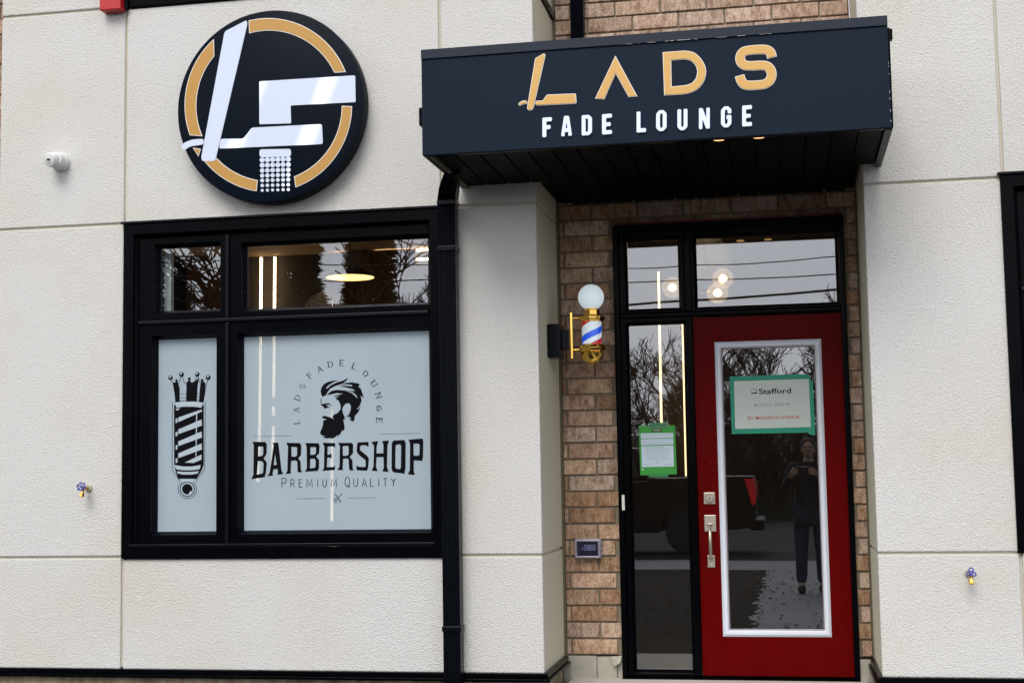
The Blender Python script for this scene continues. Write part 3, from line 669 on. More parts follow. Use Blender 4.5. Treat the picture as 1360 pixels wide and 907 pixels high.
# small-pane decal: crowned barber pole
D_ = (4.535, 210, 480)
def circ(x, y, r, n=14, ry=None): return [(x+r*math.cos(2*math.pi*k/n), y+(ry or r)*math.sin(2*math.pi*k/n)) for k in range(n)]
def cut(name, lps, mat, lay): return link(name, loops_mesh(name, [tr(l_, *D_, FY) for l_ in lps], FY-.0004-.0003*lay, .0005), mat, W1)
cut('pole_decal', [[(96,262),(275,262),(275,622),(262,655),(236,698),(232,706),(122,706),(118,698),(104,655),(97,622)]], 'ink', 0)
cut('pole_decal', [circ(176, 768, 46)], 'ink', 0)
cut('pole_decal', [[(88,128),(118,122),(130,160),(130,250),(104,250),(100,200)], [(172,125),(188,112),(204,128),(222,118),(246,100),(238,150),(232,250),(168,250)], [(256,128),(270,118),(286,132),(280,200),(270,250),(246,250),(252,160)]], 'ink', 0)
cut('pole_decal', [circ(75, 98, 14), circ(141, 78, 15), circ(236, 77, 14), circ(302, 97, 15), circ(111, 115, 8), circ(188, 105, 9), circ(265, 114, 9)], 'ink', 0)
cut('pole_decal', [circ(73, 94, 6), circ(138, 73, 6), circ(233, 72, 6), circ(300, 92, 6)], 'filmw', 1)
lt = [[(104,247),(150,241),(220,241),(268,247),(262,278),(220,272),(150,272),(110,278)]]
for k in range(5):
    y = 365+k*72
    if k < 4: lt.append([(122, y), (122, y-28), (262, y-88 if k else y-76), (265, y-52 if k else y-64)])
lt.append([(160, 608), (262, 560), (262, 590), (215, 610)])
lt += [[(105,285),(135,280),(115,296)]] + [[(106, 345+k*80), (117, 341+k*80), (117, 367+k*80), (106, 371+k*80)] for k in range(4)]
cut('pole_decal', lt, 'filmw', 1)
cut('pole_decal', [[(230,306),(236,303),(231,570),(226,572)]], 'filmw', 2)
cut('pole_decal', [[(98,622),(150,632),(205,632),(258,622),(250,648),(205,654),(150,654),(108,648)], [(112,660),(150,664),(205,664),(246,660),(238,674),(205,680),(150,680),(120,674)], [(136,706),(215,706),(210,724),(142,724)]], 'filmw', 1)
st = [stroke_loops(tr(p, *D_, FY-.001), w) for p, w in (
    ([(104,628),(120,668),(140,690),(176,697),(214,690),(238,668),(254,628)], .004),
    (circ(176, 768, 56, 22)+[(232, 768)], .0028), ([(86,245),(84,650),(122,706),(128,722)], .0028), ([(284,245),(280,650),(234,706),(228,722)], .0028),
    ([(78,112),(98,145),(106,245)], .003), ([(137,92),(126,125),(116,140)], .003), ([(146,92),(156,125),(172,140)], .003), ([(232,90),(222,118),(206,138)], .003), ([(240,90),(248,120),(262,135)], .003), ([(300,112),(288,148),(272,245)], .003),
    ([(100,190),(188,200),(280,188)], .002), ([(102,212),(188,222),(278,210)], .002), ([(104,234),(188,240),(274,232)], .003))]
prisms('pole_decal', st, FY-.0004, .0006, 'ink', W1)
ann = link('pole_decal', loops_mesh('pole_decal', [tr(circ(176, 768, 40, 20), *D_, FY), tr(circ(176, 768, 32, 20), *D_, FY)], FY-.0008, .0005), 'filmw', W1)
cut('pole_decal', [[(186,792),(198,776),(204,790),(192,806)]], 'filmw', 1)

# ---- doorway: frame, sidelight, transoms, door
DF = MB()
y0, y1 = RY-.03, RY+.10
DF.box(DX0, -.925, y0, y1, -.008, DZT)                   # left jamb
DF.box(.317, DX1, y0, y1, -.008, DZT)                 # right jamb
DF.box(-.924, .316, y0, y1, 2.521, DZT)              # head
DF.box(-.924, .316, y0+.012, y1, 2.018, 2.045)         # transom rail
DF.box(-.548, -.513, y0+.004, y1, 0.0, 2.017)         # post between sidelight and door
DF.box(-.550, -.512, y0+.012, y1, 2.046, 2.520)
doorframe = DF.build('door_frame', 'black', B, bevel=.006)
red2 = MB().box(DX0+.02, DX1-.02, RY-.034, RY-.002, DZT+.001, DZT+.012).build('head_trim', simple('dark_red', (.08, .004, .008), .5), B)
def fpane(x0, x1, z0, z1, ox0, ox1, oz0, oz1):
    fr = MB(); a, b = RY+.0, RY+.09
    fr.box(ox0, x0-.014, a, b, oz0, oz1); fr.box(x1+.014, ox1, a, b, oz0, oz1)
    fr.box(x0-.0138, x1+.0138, a, b, oz0, z0-.014); fr.box(x0-.0138, x1+.0138, a, b, z1+.014, oz1)
    fr.build('sash', 'black', doorframe, bevel=.004)
    MB().slope_ring(x0-.0145, x1+.0145, z0-.0145, z1+.0145, .015, RY+.022, RY+.045).build('glazing_bead', 'black', doorframe)
    return MB().box(x0-.004, x1+.004, RY+.05, RY+.056, z0-.004, z1+.004).build('pane', 'glass', doorframe)
fpane(-.878, -.586, 2.075, 2.470, -.9235, -.5505, 2.0465, 2.5205)
fpane(-.480, .299, 2.073, 2.470, -.5115, .3165, 2.0465, 2.5205)
fpane(-.880, -.566, .030, 1.980, -.9235, -.5485, .0005, 2.0165)
MB().box(DX0, DX1, RY-.05, RY+.12, -.0118, -.0085).build('threshold', 'black', B)
MB().box(-.934, -.918, RY-.04, RY-.031, .925, 1.012).build('door_sensor', 'plastic', doorframe, bevel=.002)
# door leaf
d0, d1, dt = -.508, .3165, 2.006
gx0, gx1, gz0, gz1 = -.350, .163, .258, 1.826
DY = RY+.012
df = MB()
df.box(d0, gx0, DY, DY+.045, .004, dt); df.box(gx1, d1, DY, DY+.045, .004, dt)
df.box(gx0, gx1, DY, DY+.045, .004, gz0); df.box(gx0, gx1, DY, DY+.045, gz1, dt)
bm = bmesh.new(); me = df.mesh('door'); bm.from_mesh(me); bmesh.ops.remove_doubles(bm, verts=bm.verts, dist=1e-5)
inner = [f for f in bm.faces if all(len(e.link_faces) > 2 for e in f.edges)]
bm.to_mesh(me); bm.free()
door = link('door', me, 'red', B)
tr_ = MB(); tr_.slope_ring(gx0-.040, gx1+.040, gz0-.040, gz1+.040, .014, DY-.004, DY-.014); tr_.ring(gx0-.026, gx1+.026, gz0-.026, gz1+.026, .016, DY-.014, DY+.01); tr_.slope_ring(gx0-.010, gx1+.010, gz0-.010, gz1+.010, .011, DY-.010, DY+.006)
tr_.build('pane_trim', 'whitep', door, bevel=.002)
MB().box(gx0-.004, gx1+.004, DY+.014, DY+.020, gz0-.004, gz1+.004).build('pane', 'glass', door)
# hardware
hx = -.443
MB().box(hx-.032, hx+.032, DY-.010, DY, .953, 1.019).build('deadbolt', 'nickel', door, bevel=.003)
kb = MB(); kb.lathe([(.024, DY-.0102), (.024, DY-.022), (.021, DY-.026), (.012, DY-.0262), (.012, DY-.024), (.001, DY-.024)], 24, (hx, 0, .986), 'Y'); kb.build('keyhole', 'nickel', door, smooth=True)
MB().box(hx-.002, hx+.002, DY-.0275, DY-.0245, .977, .992).build('key_slot', 'dark', door)
MB().box(hx-.033, hx+.033, DY-.010, DY, .800, .893).build('handle_plate', 'nickel', door, bevel=.003)
MB().box(hx-.021, hx+.021, DY-.010, DY, .600, .668).build('handle_plate', 'nickel', door, bevel=.003)
hd = MB(); hd.tube([(hx, DY-.012, .812), (hx, DY-.045, .806), (hx, DY-.054, .795), (hx, DY-.056, .74), (hx, DY-.054, .675), (hx, DY-.045, .660), (hx, DY-.012, .655)], .0095, 8)
hd.build('handle', 'nickel', door, smooth=True)
MB().box(hx-.014, hx+.014, DY-.036, DY-.010, .838, .846).build('thumb_latch', 'nickel', door, bevel=.002)
MB().lathe([(.005, DY-.0101), (.004, DY-.014)], 12, (hx+.003, 0, .622), 'Y').build('screw', 'plastic', door)
# downspouts
def spout(name, x0, x1, y0, y1, z0, z1, pts=None):
    mb = MB(); w = x1-x0; n = 7
    prof = []
    for k in range(n*2+1): prof.append((x0+w*k/(n*2), y0+(.006 if k % 2 else 0)))
    prof += [(x1, y1), (x0, y1)]
    m = len(prof)
    vs = [(x, y, z0) for x, y in prof]+[(x, y, z1) for x, y in prof]
    mb.add(vs, [(k, (k+1) % m, m+(k+1) % m, m+k) for k in range(m)]+[tuple(range(m)), tuple(range(m, 2*m))])
    return mb.build(name, 'blackm', B)
ds = spout('downspout', -1.797, -1.705, -.095, -.022, -.2, 2.615)
el = MB(); el.add([(-1.80, -.098, 2.612), (-1.702, -.098, 2.612), (-1.702, -.02, 2.612), (-1.80, -.02, 2.612), (-1.765, -.20, 2.655), (-1.668, -.20, 2.655), (-1.668, -.12, 2.69), (-1.765, -.12, 2.69), (-1.688, -.42, 2.672), (-1.60, -.42, 2.672), (-1.60, -.40, 2.684), (-1.688, -.40, 2.684)],
       [(0, 1, 5, 4), (1, 2, 6, 5), (2, 3, 7, 6), (3, 0, 4, 7), (4, 5, 9, 8), (5, 6, 10, 9), (6, 7, 11, 10), (7, 4, 8, 11), (8, 9, 10, 11), (0, 3, 2, 1)])
el.build('elbow', 'blackm', ds)
for z in (2.595, 2.345, .345):
    MB().box(-1.803, -1.699, -.101, -.018, z-.014, z+.014).build('strap', 'blackm', ds, bevel=.004)
d2 = spout('downspout', -1.165, -1.088, RY-.085, RY-.012, 3.19, 5.0)
for px in (): pass

# ================================================================== AWNING
AW = thing('awning', (-.59, 0, 2.685), 'dark navy box awning with gold and white lettering above the red door', 'awning')
ax0, ax1, az0, az1, ay = -1.690, .512, 2.685, 3.205, -.835
MB().box(ax0, ax1, ay, ay+.02, az0, az1-.048).build('fascia', 'navy', AW, bevel=.002)
MB().box(ax0, ax1, ay-.008, ay+.02, az1-.047, az1).build('top_flashing', 'navy2', AW, bevel=.002)
for xa in (ax0, ax1-.02):
    o = MB().box(xa+.0005, xa+.0195, ay+.021, -.004, az0, az1-.002).build('side_panel', 'navy2', AW)
MB().box(ax0+.021, ax1-.021, ay+.021, -.004, az1-.03, az1-.008).build('roof_panel', 'navy2', AW)
MB().box(XP+.02, XQ-.02, -.003, RY-.015, az1-.05, az1-.02).build('roof_panel', 'navy2', AW)
sf = MB(); nb = 18; w = (ax1-ax0-.05)/nb
for k in range(nb):
    x = ax0+.025+k*w
    sf.box(x+.004, x+w-.004, ay+.022, -.004, az0+.008, az0+.02)
    if XP+.02 < x < XQ-.14: sf.box(x+.004, x+w-.004, -.003, RY-.014, az0+.008, az0+.02)
sf.box(ax0+.021, ax1-.021, ay+.021, -.004, az0+.021, az0+.03); sf.box(XP+.013, XQ-.013, -.002, RY-.014, az0+.0212, az0+.03)
sf.build('soffit', 'soffit', AW, bevel=.003)
MB().box(ax0+.03, ax0+.048, ay+.03, -.004, az0-.006, az0+.0075).build('edge_trim', 'olive', AW)
MB().box(ax0+.05, ax1-.004, ay+.003, ay+.030, az0-.004, az0-.0005).build('edge_trim', 'black', AW)
rb = MB()
for k in range(3): rb.box(ax1-.019+.0, ax1-.003, ay+.07+.16*k, ay+.10+.16*k, az0-.010, az0-.0006)
MB().box(ax1-.03, ax1+.003, ay-.004, -.01, az0-.012, az0-.0045).build('edge_trim', 'black', AW)
br = MB(); br.box(ax1+.0005, ax1+.008, ay+.0, ay+.03, az0, 3.15); br.box(ax1+.0005, ax1+.022, ay+.02, ay+.06, 3.10, 3.15)
br.build('side_bracket', 'black', AW, bevel=.002)
bl = MB().box(ax0-.024, ax0-.0005, ay+.03, ay+.08, 2.84, 2.93); bl.build('side_bracket', 'black', AW, bevel=.006)
for x in (-.27, -.085):
    MB().lathe([(.026, az0+.0075), (.026, az0+.001), (.020, az0+.001)], 20, (x, -.785, 0)).build('downlight', 'pot', AW)
sc = MB()
for k in range(26):
    a = random.random(); 
    if a < .55: x = random.uniform(-.75, -.02); sc.box(x, x+random.uniform(.004, .05), ay-.0092, ay-.0078, 3.1575, 3.1575+random.uniform(.001, .003))
    else: z = random.uniform(2.70, 3.0); sc.box(ax1-.004, ax1-.0015, ay-.001, ay+.001, z, z+random.uniform(.004, .02))
sc.build('paint_chips', simple('chips', (.35, .35, .36), .8), AW)

LY = ay-.0
def letter(name, loops, mat, d1=.004, d2=.003, grow=.0035, em='edge'):
    o = link(name, loops_mesh(name, [offs(l_, grow if i == 0 else -grow) for i, l_ in enumerate(loops)], LY, d1), em, AW)
    f = link('letter_face', loops_mesh('letter_face', loops, LY-d1, d2), mat, o)
    return o
Z6 = (6.478, 680, 60); Z7 = (6.048, 840, 50)
T6 = lambda lp, r=0: tr(rnd(lp, r) if r else lp, *Z6, LY); T7 = lambda lp, r=0: tr(rnd(lp, r) if r else lp, *Z7, LY)
def sm(a):   # reduce traced outline by the white edge
    return offs(a, -.0035)
letter('letter', [sm(T6([(200,118),(278,74),(290,90),(186,545),(172,565),(142,565),(130,548)], 12))], 'goldA')
letter('letter', [sm(T6([(208,482),(265,482),(300,430),(550,420),(557,500),(545,508),(196,525)], 10))], 'goldA')
letter('letter', [sm(T6([(140,480),(95,481),(62,498),(55,518),(72,527),(98,512),(133,510)], 8))], 'goldA')
letter('letter', [sm(T6([(890,95),(1080,445),(1005,452),(893,250),(795,470),(715,465)]))], 'goldA')
Dh = [(312,188),(430,178),(480,195),(512,235),(522,280),(510,335),(475,372),(430,386),(315,397)]
o_ = T7([(243,122),(430,108),(500,122),(560,180),(592,250),(592,300),(575,360),(535,412),(470,450),(400,462),(255,468)], 0)
hole = tr(rnd([(312,188,0),(430,178),(480,195),(512,235),(522,280),(510,335),(475,372),(430,386),(315,397,0)], 30), *Z7, LY)
o_ = tr(rnd([(243,122,0),(430,108),(500,122),(560,180),(592,250),(592,300),(575,360),(535,412),(470,450),(400,462),(255,468,0)], 35), *Z7, LY)
letter('letter', [offs(o_, -.0035), offs(hole, .0035)], 'goldA')
cl = [(1120,160),(1112,125),(1085,103),(1040,98),(925,106),(880,122),(860,170),(878,215),(925,235),(1060,224),(1100,245),(1122,290),(1112,340),(1080,372),(1040,384),(930,390),(895,380),(872,350),(862,314)]
def smooth(pts, n=2):
    for _ in range(n):
        out = [pts[0]]
        for a, b in zip(pts, pts[1:]): out += [(a[0]*.75+b[0]*.25, a[1]*.75+b[1]*.25), (a[0]*.25+b[0]*.75, a[1]*.25+b[1]*.75)]
        pts = out+[pts[-1]]
    return pts
sl_ = stroke_loops(tr(smooth(cl, 3), *Z7, LY), .0375)
letter('letter', [offs(sl_, 0)], 'goldA')
# FADE LOUNGE, rounded condensed bold
def blk(ch, x0, x1, yt0, yt1, sw=5.0, sl=-0.075):
    """x0,x1 = left/right, yt0/yt1 = top/bottom at the left edge, in survey pixels"""
    def mp2(a, b): return (x0+a, yt0+b+sl*a)
    w, h = x1-x0, yt1-yt0; t = sw; r = 1.6
    L_ = {
     'F': [[(0,0),(w,0),(w,t),(t,t),(t,h*.40),(w*.86,h*.40),(w*.86,h*.40+t),(t,h*.40+t),(t,h),(0,h)]],
     'E': [[(0,0),(w,0),(w,t),(t,t),(t,h*.42),(w*.88,h*.42),(w*.88,h*.42+t*.95),(t,h*.42+t*.95),(t,h-t),(w,h-t),(w,h),(0,h)]],
     'L': [[(0,0),(t,0),(t,h-t),(w,h-t),(w,h),(0,h)]],
     'A': [[(w*.28,0),(w*.72,0),(w,h),(w-t,h),(w*.70,h*.80),(w*.30,h*.80),(t,h),(0,h)],[(w*.5,h*.28),(w*.60,h*.62),(w*.40,h*.62)]],
     'D': [[(0,0),(w*.7,0),(w,h*.14),(w,h*.86),(w*.7,h),(0,h)],[(t,t*.8),(w-t*1.1,t*.9),(w-t,h*.22),(w-t,h*.78),(w-t*1.1,h-t*.9),(t,h-t*.8)]],
     'O': [[(w*.3,0),(w*.7,0),(w,h*.16),(w,h*.84),(w*.7,h),(w*.3,h),(0,h*.84),(0,h*.16)],[(w*.42,t*.8),(w*.58,t*.8),(w-t,h*.24),(w-t,h*.76),(w*.58,h-t*.8),(w*.42,h-t*.8),(t,h*.76),(t,h*.24)]],
     'U': [[(0,0),(t,0),(t,h*.76),(w*.42,h-t*.8),(w*.58,h-t*.8),(w-t,h*.76),(w-t,0),(w,0),(w,h*.84),(w*.7,h),(w*.3,h),(0,h*.84)]],
     'N': [[(0,0),(t*.95,0),(w-t*.9,h*.5),(w-t*.9,0),(w,0),(w,h),(w-t*.95,h),(t*.9,h*.5),(t*.9,h),(0,h)]],
     'G': [[(w*.3,0),(w*.7,0),(w,h*.16),(w,h*.34),(w-t,h*.34),(w-t,h*.24),(w*.58,t*.8),(w*.42,t*.8),(t,h*.24),(t,h*.76),(w*.42,h-t*.8),(w*.58,h-t*.8),(w-t,h*.76),(w-t,h*.60),(w*.52,h*.60),(w*.52,h*.43),(w,h*.43),(w,h*.84),(w*.7,h),(w*.3,h),(0,h*.84),(0,h*.16)]],
    }[ch]
    loops = [[U(*mp2(*p), LY) for p in rnd(lp, r, 3)] for lp in L_]
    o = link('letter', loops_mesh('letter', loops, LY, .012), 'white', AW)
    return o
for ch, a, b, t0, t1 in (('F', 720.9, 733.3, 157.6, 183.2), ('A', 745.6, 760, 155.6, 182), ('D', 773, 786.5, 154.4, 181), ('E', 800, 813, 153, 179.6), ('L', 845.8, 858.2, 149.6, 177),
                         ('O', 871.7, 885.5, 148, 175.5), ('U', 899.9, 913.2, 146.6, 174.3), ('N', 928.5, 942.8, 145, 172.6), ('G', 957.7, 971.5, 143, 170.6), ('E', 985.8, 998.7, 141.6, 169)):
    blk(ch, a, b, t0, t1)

# ================================================================== ROUND SIGN
SY = -.115
sx, sz = U(357.3, 140.8, SY); sr = .5395
SG = thing('round_sign', (sx, -.03, sz), 'round black sign with white razor letters in a broken gold ring', 'sign')
mb = MB(); mb.lathe([(sr-.02, -.012), (sr-.004, -.016), (sr, -.02), (sr, SY+.012), (sr-.003, SY+.003), (sr-.012, SY)], 128, (sx, 0, sz), 'Y')
mb.build('sign_case', 'disc', SG, smooth=True)
st_ = MB()
for a in (30, 150, 270): st_.box(sx+.35*math.cos(R(a))-.02, sx+.35*math.cos(R(a))+.02, -.0118, .004, sz+.35*math.sin(R(a))-.02, sz+.35*math.sin(R(a))+.02)
st_.build('standoff', 'black', SG)
G_ = (3.128, 220, 0)
def gsh(name, lps, mat, lay=0, e=None):
    loops = [tr(l_, *G_, SY) for l_ in lps]
    if e:
        o = link(name, loops_mesh(name, [offs(l_, .004 if i == 0 else -.004) for i, l_ in enumerate(loops)], SY, .002), 'edge', SG)
        return link(name+'_face', loops_mesh(name+'_face', loops, SY-.002, .001), mat, o)
    return link(name, loops_mesh(name, loops, SY, .004), mat, SG)
def ringseg(a0, a1, e0=None, e1=None, n=26):
    out = []
    for k in range(n+1):
        a = R(a0+(a1-a0)*k/n); out.append((427+345*math.cos(a), 438+358*math.sin(a)))
    b0, b1 = (e0 if e0 is not None else a0), (e1 if e1 is not None else a1)
    for k in range(n+1):
        a = R(b1+(b0-b1)*k/n); out.append((430+305*math.cos(a), 441+315*math.sin(a)))
    return out
gsh('ring_segment', [ringseg(256.8, 337, 254.8, 333.5)], 'gold', e=1)
gsh('ring_segment', [ringseg(1.2, 70.5, .6, 69.5)], 'gold', e=1)
gsh('ring_segment', [ringseg(98.5, 139, 99.5, 135.5)], 'gold', e=1)
gsh('ring_segment', [[(118, 618), (143, 622), (136, 646)]], 'gold', e=1)
gsh('ring_segment', [ringseg(160, 228.5, 157, 221)], 'gold', e=1)
wl = [rnd([(246,133),(338,86),(340,104),(208,665),(198,671),(152,670),(149,655)], 12)]
gsh('letter', wl, 'gleam')
gsh('letter', [rnd([(390,340),(788,315),(790,426),(520,440),(522,514),(390,518)], 6)], 'gleam')
gsh('letter', [rnd([(229,578),(322,578),(338,560),(358,532),(650,517),(654,600),(223,619)], 9)], 'gleam')
gsh('letter', [rnd([(160,578),(112,581),(78,594),(63,612),(78,628),(100,610),(158,602)], 12)], 'gleam')
dots = [rnd([(392,622),(520,620),(522,640),(518,652),(394,655),(390,640)], 8)]
for r_, (yy, rad) in enumerate(((666, 10.6), (688, 10.2), (710, 9.4), (731, 8.8), (751, 8.0), (772, 7.2), (792, 6.2))):
    for c0 in range(6): dots.append(circ(402+c0*21.6, yy-c0*.7, rad, 12))
for dcut in dots[:1]: gsh('comb_dots', [dcut], 'gleam')
gsh('comb_dots', dots[1:], 'gleam')

# ================================================================== WALL FIXTURES
def local(mb_list): pass
cxx, czz = U(82, 216, 0)
CA = thing('security_camera', (cxx, 0, czz), 'white dome security camera on the stucco left of the round sign', 'camera')
mb = MB(); mb.lathe([(.052, .004), (.052, -.030), (.049, -.034), (.047, -.036), (.047, -.075), (.042, -.085), (.02, -.09)], 32, (cxx, 0, czz), 'Y'); mb.build('housing', 'plastic', CA, smooth=True)
bdy = MB(); bdy.lathe([(.036, 0), (.0405, -.004), (.041, -.045), (.038, -.052), (.034, -.054), (.001, -.0545)], 32, (0, 0, 0), 'Y'); bo = bdy.build('lens_barrel', 'plastic', CA, smooth=True)
bo.location = Vector((-.004, -.070, .004)); bo.rotation_euler = (R(14), 0, R(-12))
ln = MB().box(-.011, .011, -.0562, -.0545, -.004, .006).build('lens', 'dark', bo); ln2 = MB().box(-.011, .011, -.0555, -.0545, -.018, -.015).build('sensor_slot', 'greyink', bo)
for q in (ln, ln2): q.matrix_parent_inverse = Matrix.Identity(4)
bo.matrix_parent_inverse = Matrix.Identity(4)

def bib(px, py, label, wheel_rot, k):
    x, z = U(px, py, 0)
    T = thing('hose_tap', (x, 0, z), label, 'tap', 'outdoor water taps')
    a = MB(); a.lathe([(.021, .003), (.021, -.008), (.017, -.012), (.010, -.0125)], 18, (x, 0, z), 'Y'); a.build('flange', 'flange', T, smooth=True)
    b = MB(); b.lathe([(.0075, -.005), (.0075, -.04), (.011, -.041), (.011, -.068), (.007, -.071)], 14, (x, 0, z), 'Y'); b.build('pipe', 'bronze', T, smooth=True)
    s_ = MB(); s_.tube([(x, -.052, z), (x, -.070, z-.012), (x, -.078, z-.032)], .010, 10); s_.lathe([(.012, z-.028), (.014, z-.032), (.014, z-.046), (.010, z-.048)], 6, (x, -.079, 0)); s_.build('spout', 'brass', T, smooth=True)
    h = MB(); n = 6
    pts = [(.021*(1+.12*math.cos(6*t))*math.cos(t), 0, .021*(1+.12*math.cos(6*t))*math.sin(t)) for t in [2*math.pi*i/36 for i in range(37)]] if k == 0 else None
    if k == 0:
        h.tube(pts, .0034, 6)
        for i in range(3):
            t = math.pi*i/3; h.tube([(-.021*math.cos(t), 0, -.021*math.sin(t)), (.021*math.cos(t), 0, .021*math.sin(t))], .0022, 6)
        for i in range(6):
            t = math.pi*i/3; h.tube([(.021*math.cos(t), 0, .021*math.sin(t)), (.027*math.cos(t), 0, .027*math.sin(t))], .003, 6)
    else:
        for i in range(3):
            t = math.pi/2+2*math.pi*i/3; cx_, cz_ = .014*math.cos(t), .014*math.sin(t)
            h.tube([(cx_+.010*math.cos(u), 0, cz_+.010*math.sin(u)) for u in [2*math.pi*j/12 for j in range(13)]], .0034, 6)
        h.lathe([(.008, -.003), (.008, .003)], 10, (0, 0, 0), 'Y')
    ho = h.build('handwheel', 'bluep', T, smooth=True); ho.location = (0, -.088, .010); ho.rotation_euler = wheel_rot; ho.matrix_parent_inverse = Matrix.Identity(4)
    MB().tube([(x, -.066, z+.002), (x, -.088, z+.010)], .004, 8).build('stem', 'bronze', T)
bib(118, 648, 'brass tap with blue handwheel on the stucco left of the window', (R(-20), R(12), R(8)), 0)
bib(1287, 761, 'brass tap with blue handwheel on the stucco right of the door', (R(-20), R(4), 0), 1)

# outlet
ox, oz = -1.136, .711
OB = thing('power_outlet', (ox, RY, oz), 'grey weatherproof power outlet box on the brick left of the door', 'outlet')
MB().box(ox-.078, ox+.078, RY-.016, RY+.004, oz-.056, oz+.056).build('back_box', 'outlet', OB, bevel=.008)
MB().ring(ox-.074, ox+.074, oz-.053, oz+.053, .014, RY-.045, RY-.0165).build('cover_frame', 'outlet', OB, bevel=.006)
MB().box(ox-.058, ox+.058, RY-.020, RY-.0165, oz-.038, oz+.038).build('inner_plate', 'outletd', OB)
so_ = MB().box(ox-.022, ox+.044, RY-.030, RY-.0205, oz-.012, oz+.022).build('socket', 'outletw', OB, bevel=.003)
sl2 = MB()
for sx_ in (-.012, .026): sl2.box(ox+sx_, ox+sx_+.009, RY-.0315, RY-.0303, oz+.010, oz+.014); sl2.box(ox+sx_, ox+sx_+.009, RY-.0315, RY-.0303, oz-.003, oz+.0); sl2.box(ox+sx_-.006, ox+sx_-.003, RY-.0315, RY-.0303, oz+.002, oz+.008)
sl2.build('socket_slots', 'dark', so_)
MB().box(ox-.034, ox-.028, RY-.028, RY-.0205, oz-.006, oz+.006).build('screw', 'plastic', OB)
MB().box(ox-.060, ox+.060, RY-.0440, RY-.0425, oz-.040, oz+.040).build('clear_lid', glass_mat('lid_plastic', 1.6, (.72, .72, .82)), OB)
hg = MB()
for zz in (-.03, .0, .03): hg.box(ox+.0745, ox+.082, RY-.040, RY-.016, oz+zz-.009, oz+zz+.009)
hg.build('latch', 'outlet', OB, bevel=.002)

# barber pole lamp
bx, by = -1.042, .35
zf = lambda py: 2.110-(py-394)*.00418
BP = thing('barber_pole', (bx, by, zf(486)), 'gold barber pole lamp with white globe and red and blue stripes', 'barber pole')
gl = MB(); rr_ = .072; zc = zf(395)
gl.lathe([(max(.002, rr_*math.sin(R(a))), zc-rr_*math.cos(R(a))) for a in range(18, 181, 9)], 36, (bx, by, 0)); gl.build('globe', 'globe', BP, smooth=True)
oct_ = MB(); oct_.lathe([(.036, zf(407)), (.036, zf(411)), (.046, zf(412)), (.050, zf(419)), (.074, zf(421)), (.076, zf(424)), (.066, zf(427)), (.056, zf(428))], 8, (bx, by, 0)); oct_.build('collar', 'brass', BP, bevel=.002)
lo = MB(); lo.lathe([(.056, zf(457)), (.068, zf(459)), (.076, zf(462)), (.072, zf(466)), (.064, zf(468.2))], 8, (bx, by, 0)); lo.build('collar', 'brass', BP, bevel=.002)
cup = MB(); rc = .066; zc2 = zf(468)
cup.lathe([(rc*math.cos(R(a)), zc2+rc*math.sin(R(a))) for a in range(0, -90, -8)]+[(.012, zc2-rc-.001), (.010, zc2-rc-.006), (.003, zc2-rc-.008)], 32, (bx, by, 0)); cup.build('cup', 'brass', BP, smooth=True)
kn = MB()
for a in range(0, 360, 90):
    x, y = bx+.070*math.cos(R(a+35)), by+.070*math.sin(R(a+35))
    for zz in (424, 462): kn = MB(); kn.lathe([(.006, zf(zz)-.008), (.009, zf(zz)-.004), (.009, zf(zz)+.006), (.004, zf(zz)+.012)], 10, (x, y, 0)); kn.build('knob', 'brass', BP, smooth=True)
# striped cylinder: helical bands as separate vertex faces with three materials
n, m = 180, 90; za, zb = zf(457), zf(428); h = zb-za; rcyl = .055
cyl = MB()
for i in range(m+1):
    for k in range(n): t = 2*math.pi*k/n; cyl.v.append((bx+rcyl*math.cos(t), by+rcyl*math.sin(t), za+h*i/m))
for i in range(m):
    for k in range(n): cyl.f.append((i*n+k, i*n+(k+1) % n, (i+1)*n+(k+1) % n, (i+1)*n+k))
me = bpy.data.meshes.new('striped_cylinder'); me.from_pydata(cyl.v, [], cyl.f)
for q in ('polew', 'poleb', 'poler'): me.materials.append(M[q])
for p in me.polygons:
    i, k = divmod(p.index, n); t = k/n; ph = (t - (i/m)*0.80 - 0.065) % 1.0
    p.material_index = 1 if .245 < ph < .485 else 2 if .68 < ph < .90 else 0; p.use_smooth = True
o = link('striped_cylinder', me, None, BP)
gc = MB()
gc.lathe([(.060, za), (.060, zb)], 40, (bx, by, 0)); gc.f = gc.f[:-2]; gc.build('glass_tube', glass_mat('tube_glass', 1.35, (.97, .98, 1)), BP, smooth=True)
bxx = -1.155
bk_ = MB(); bk_.box(bxx-.007, bxx+.007, by-.010, by+.010, zf(476), zf(414)); bk_.build('bracket_bar', 'brass', BP, bevel=.003)
ar = MB()
for zz in (422, 464): ar = MB(); ar.tube([(bxx, by, zf(zz)), (bx-.05, by, zf(zz))], .007, 10); ar.build('bracket_arm', 'brass', BP, smooth=True)
MB().box(-1.206, bxx-.0075, by-.042, by+.042, zf(463), zf(438)).build('mounting_arm', 'blackm', BP, bevel=.004)
MB().box(XP-.001, -1.2062, by-.068, by+.068, zf(474), zf(430)).build('wall_plate', 'blackm', BP, bevel=.006)

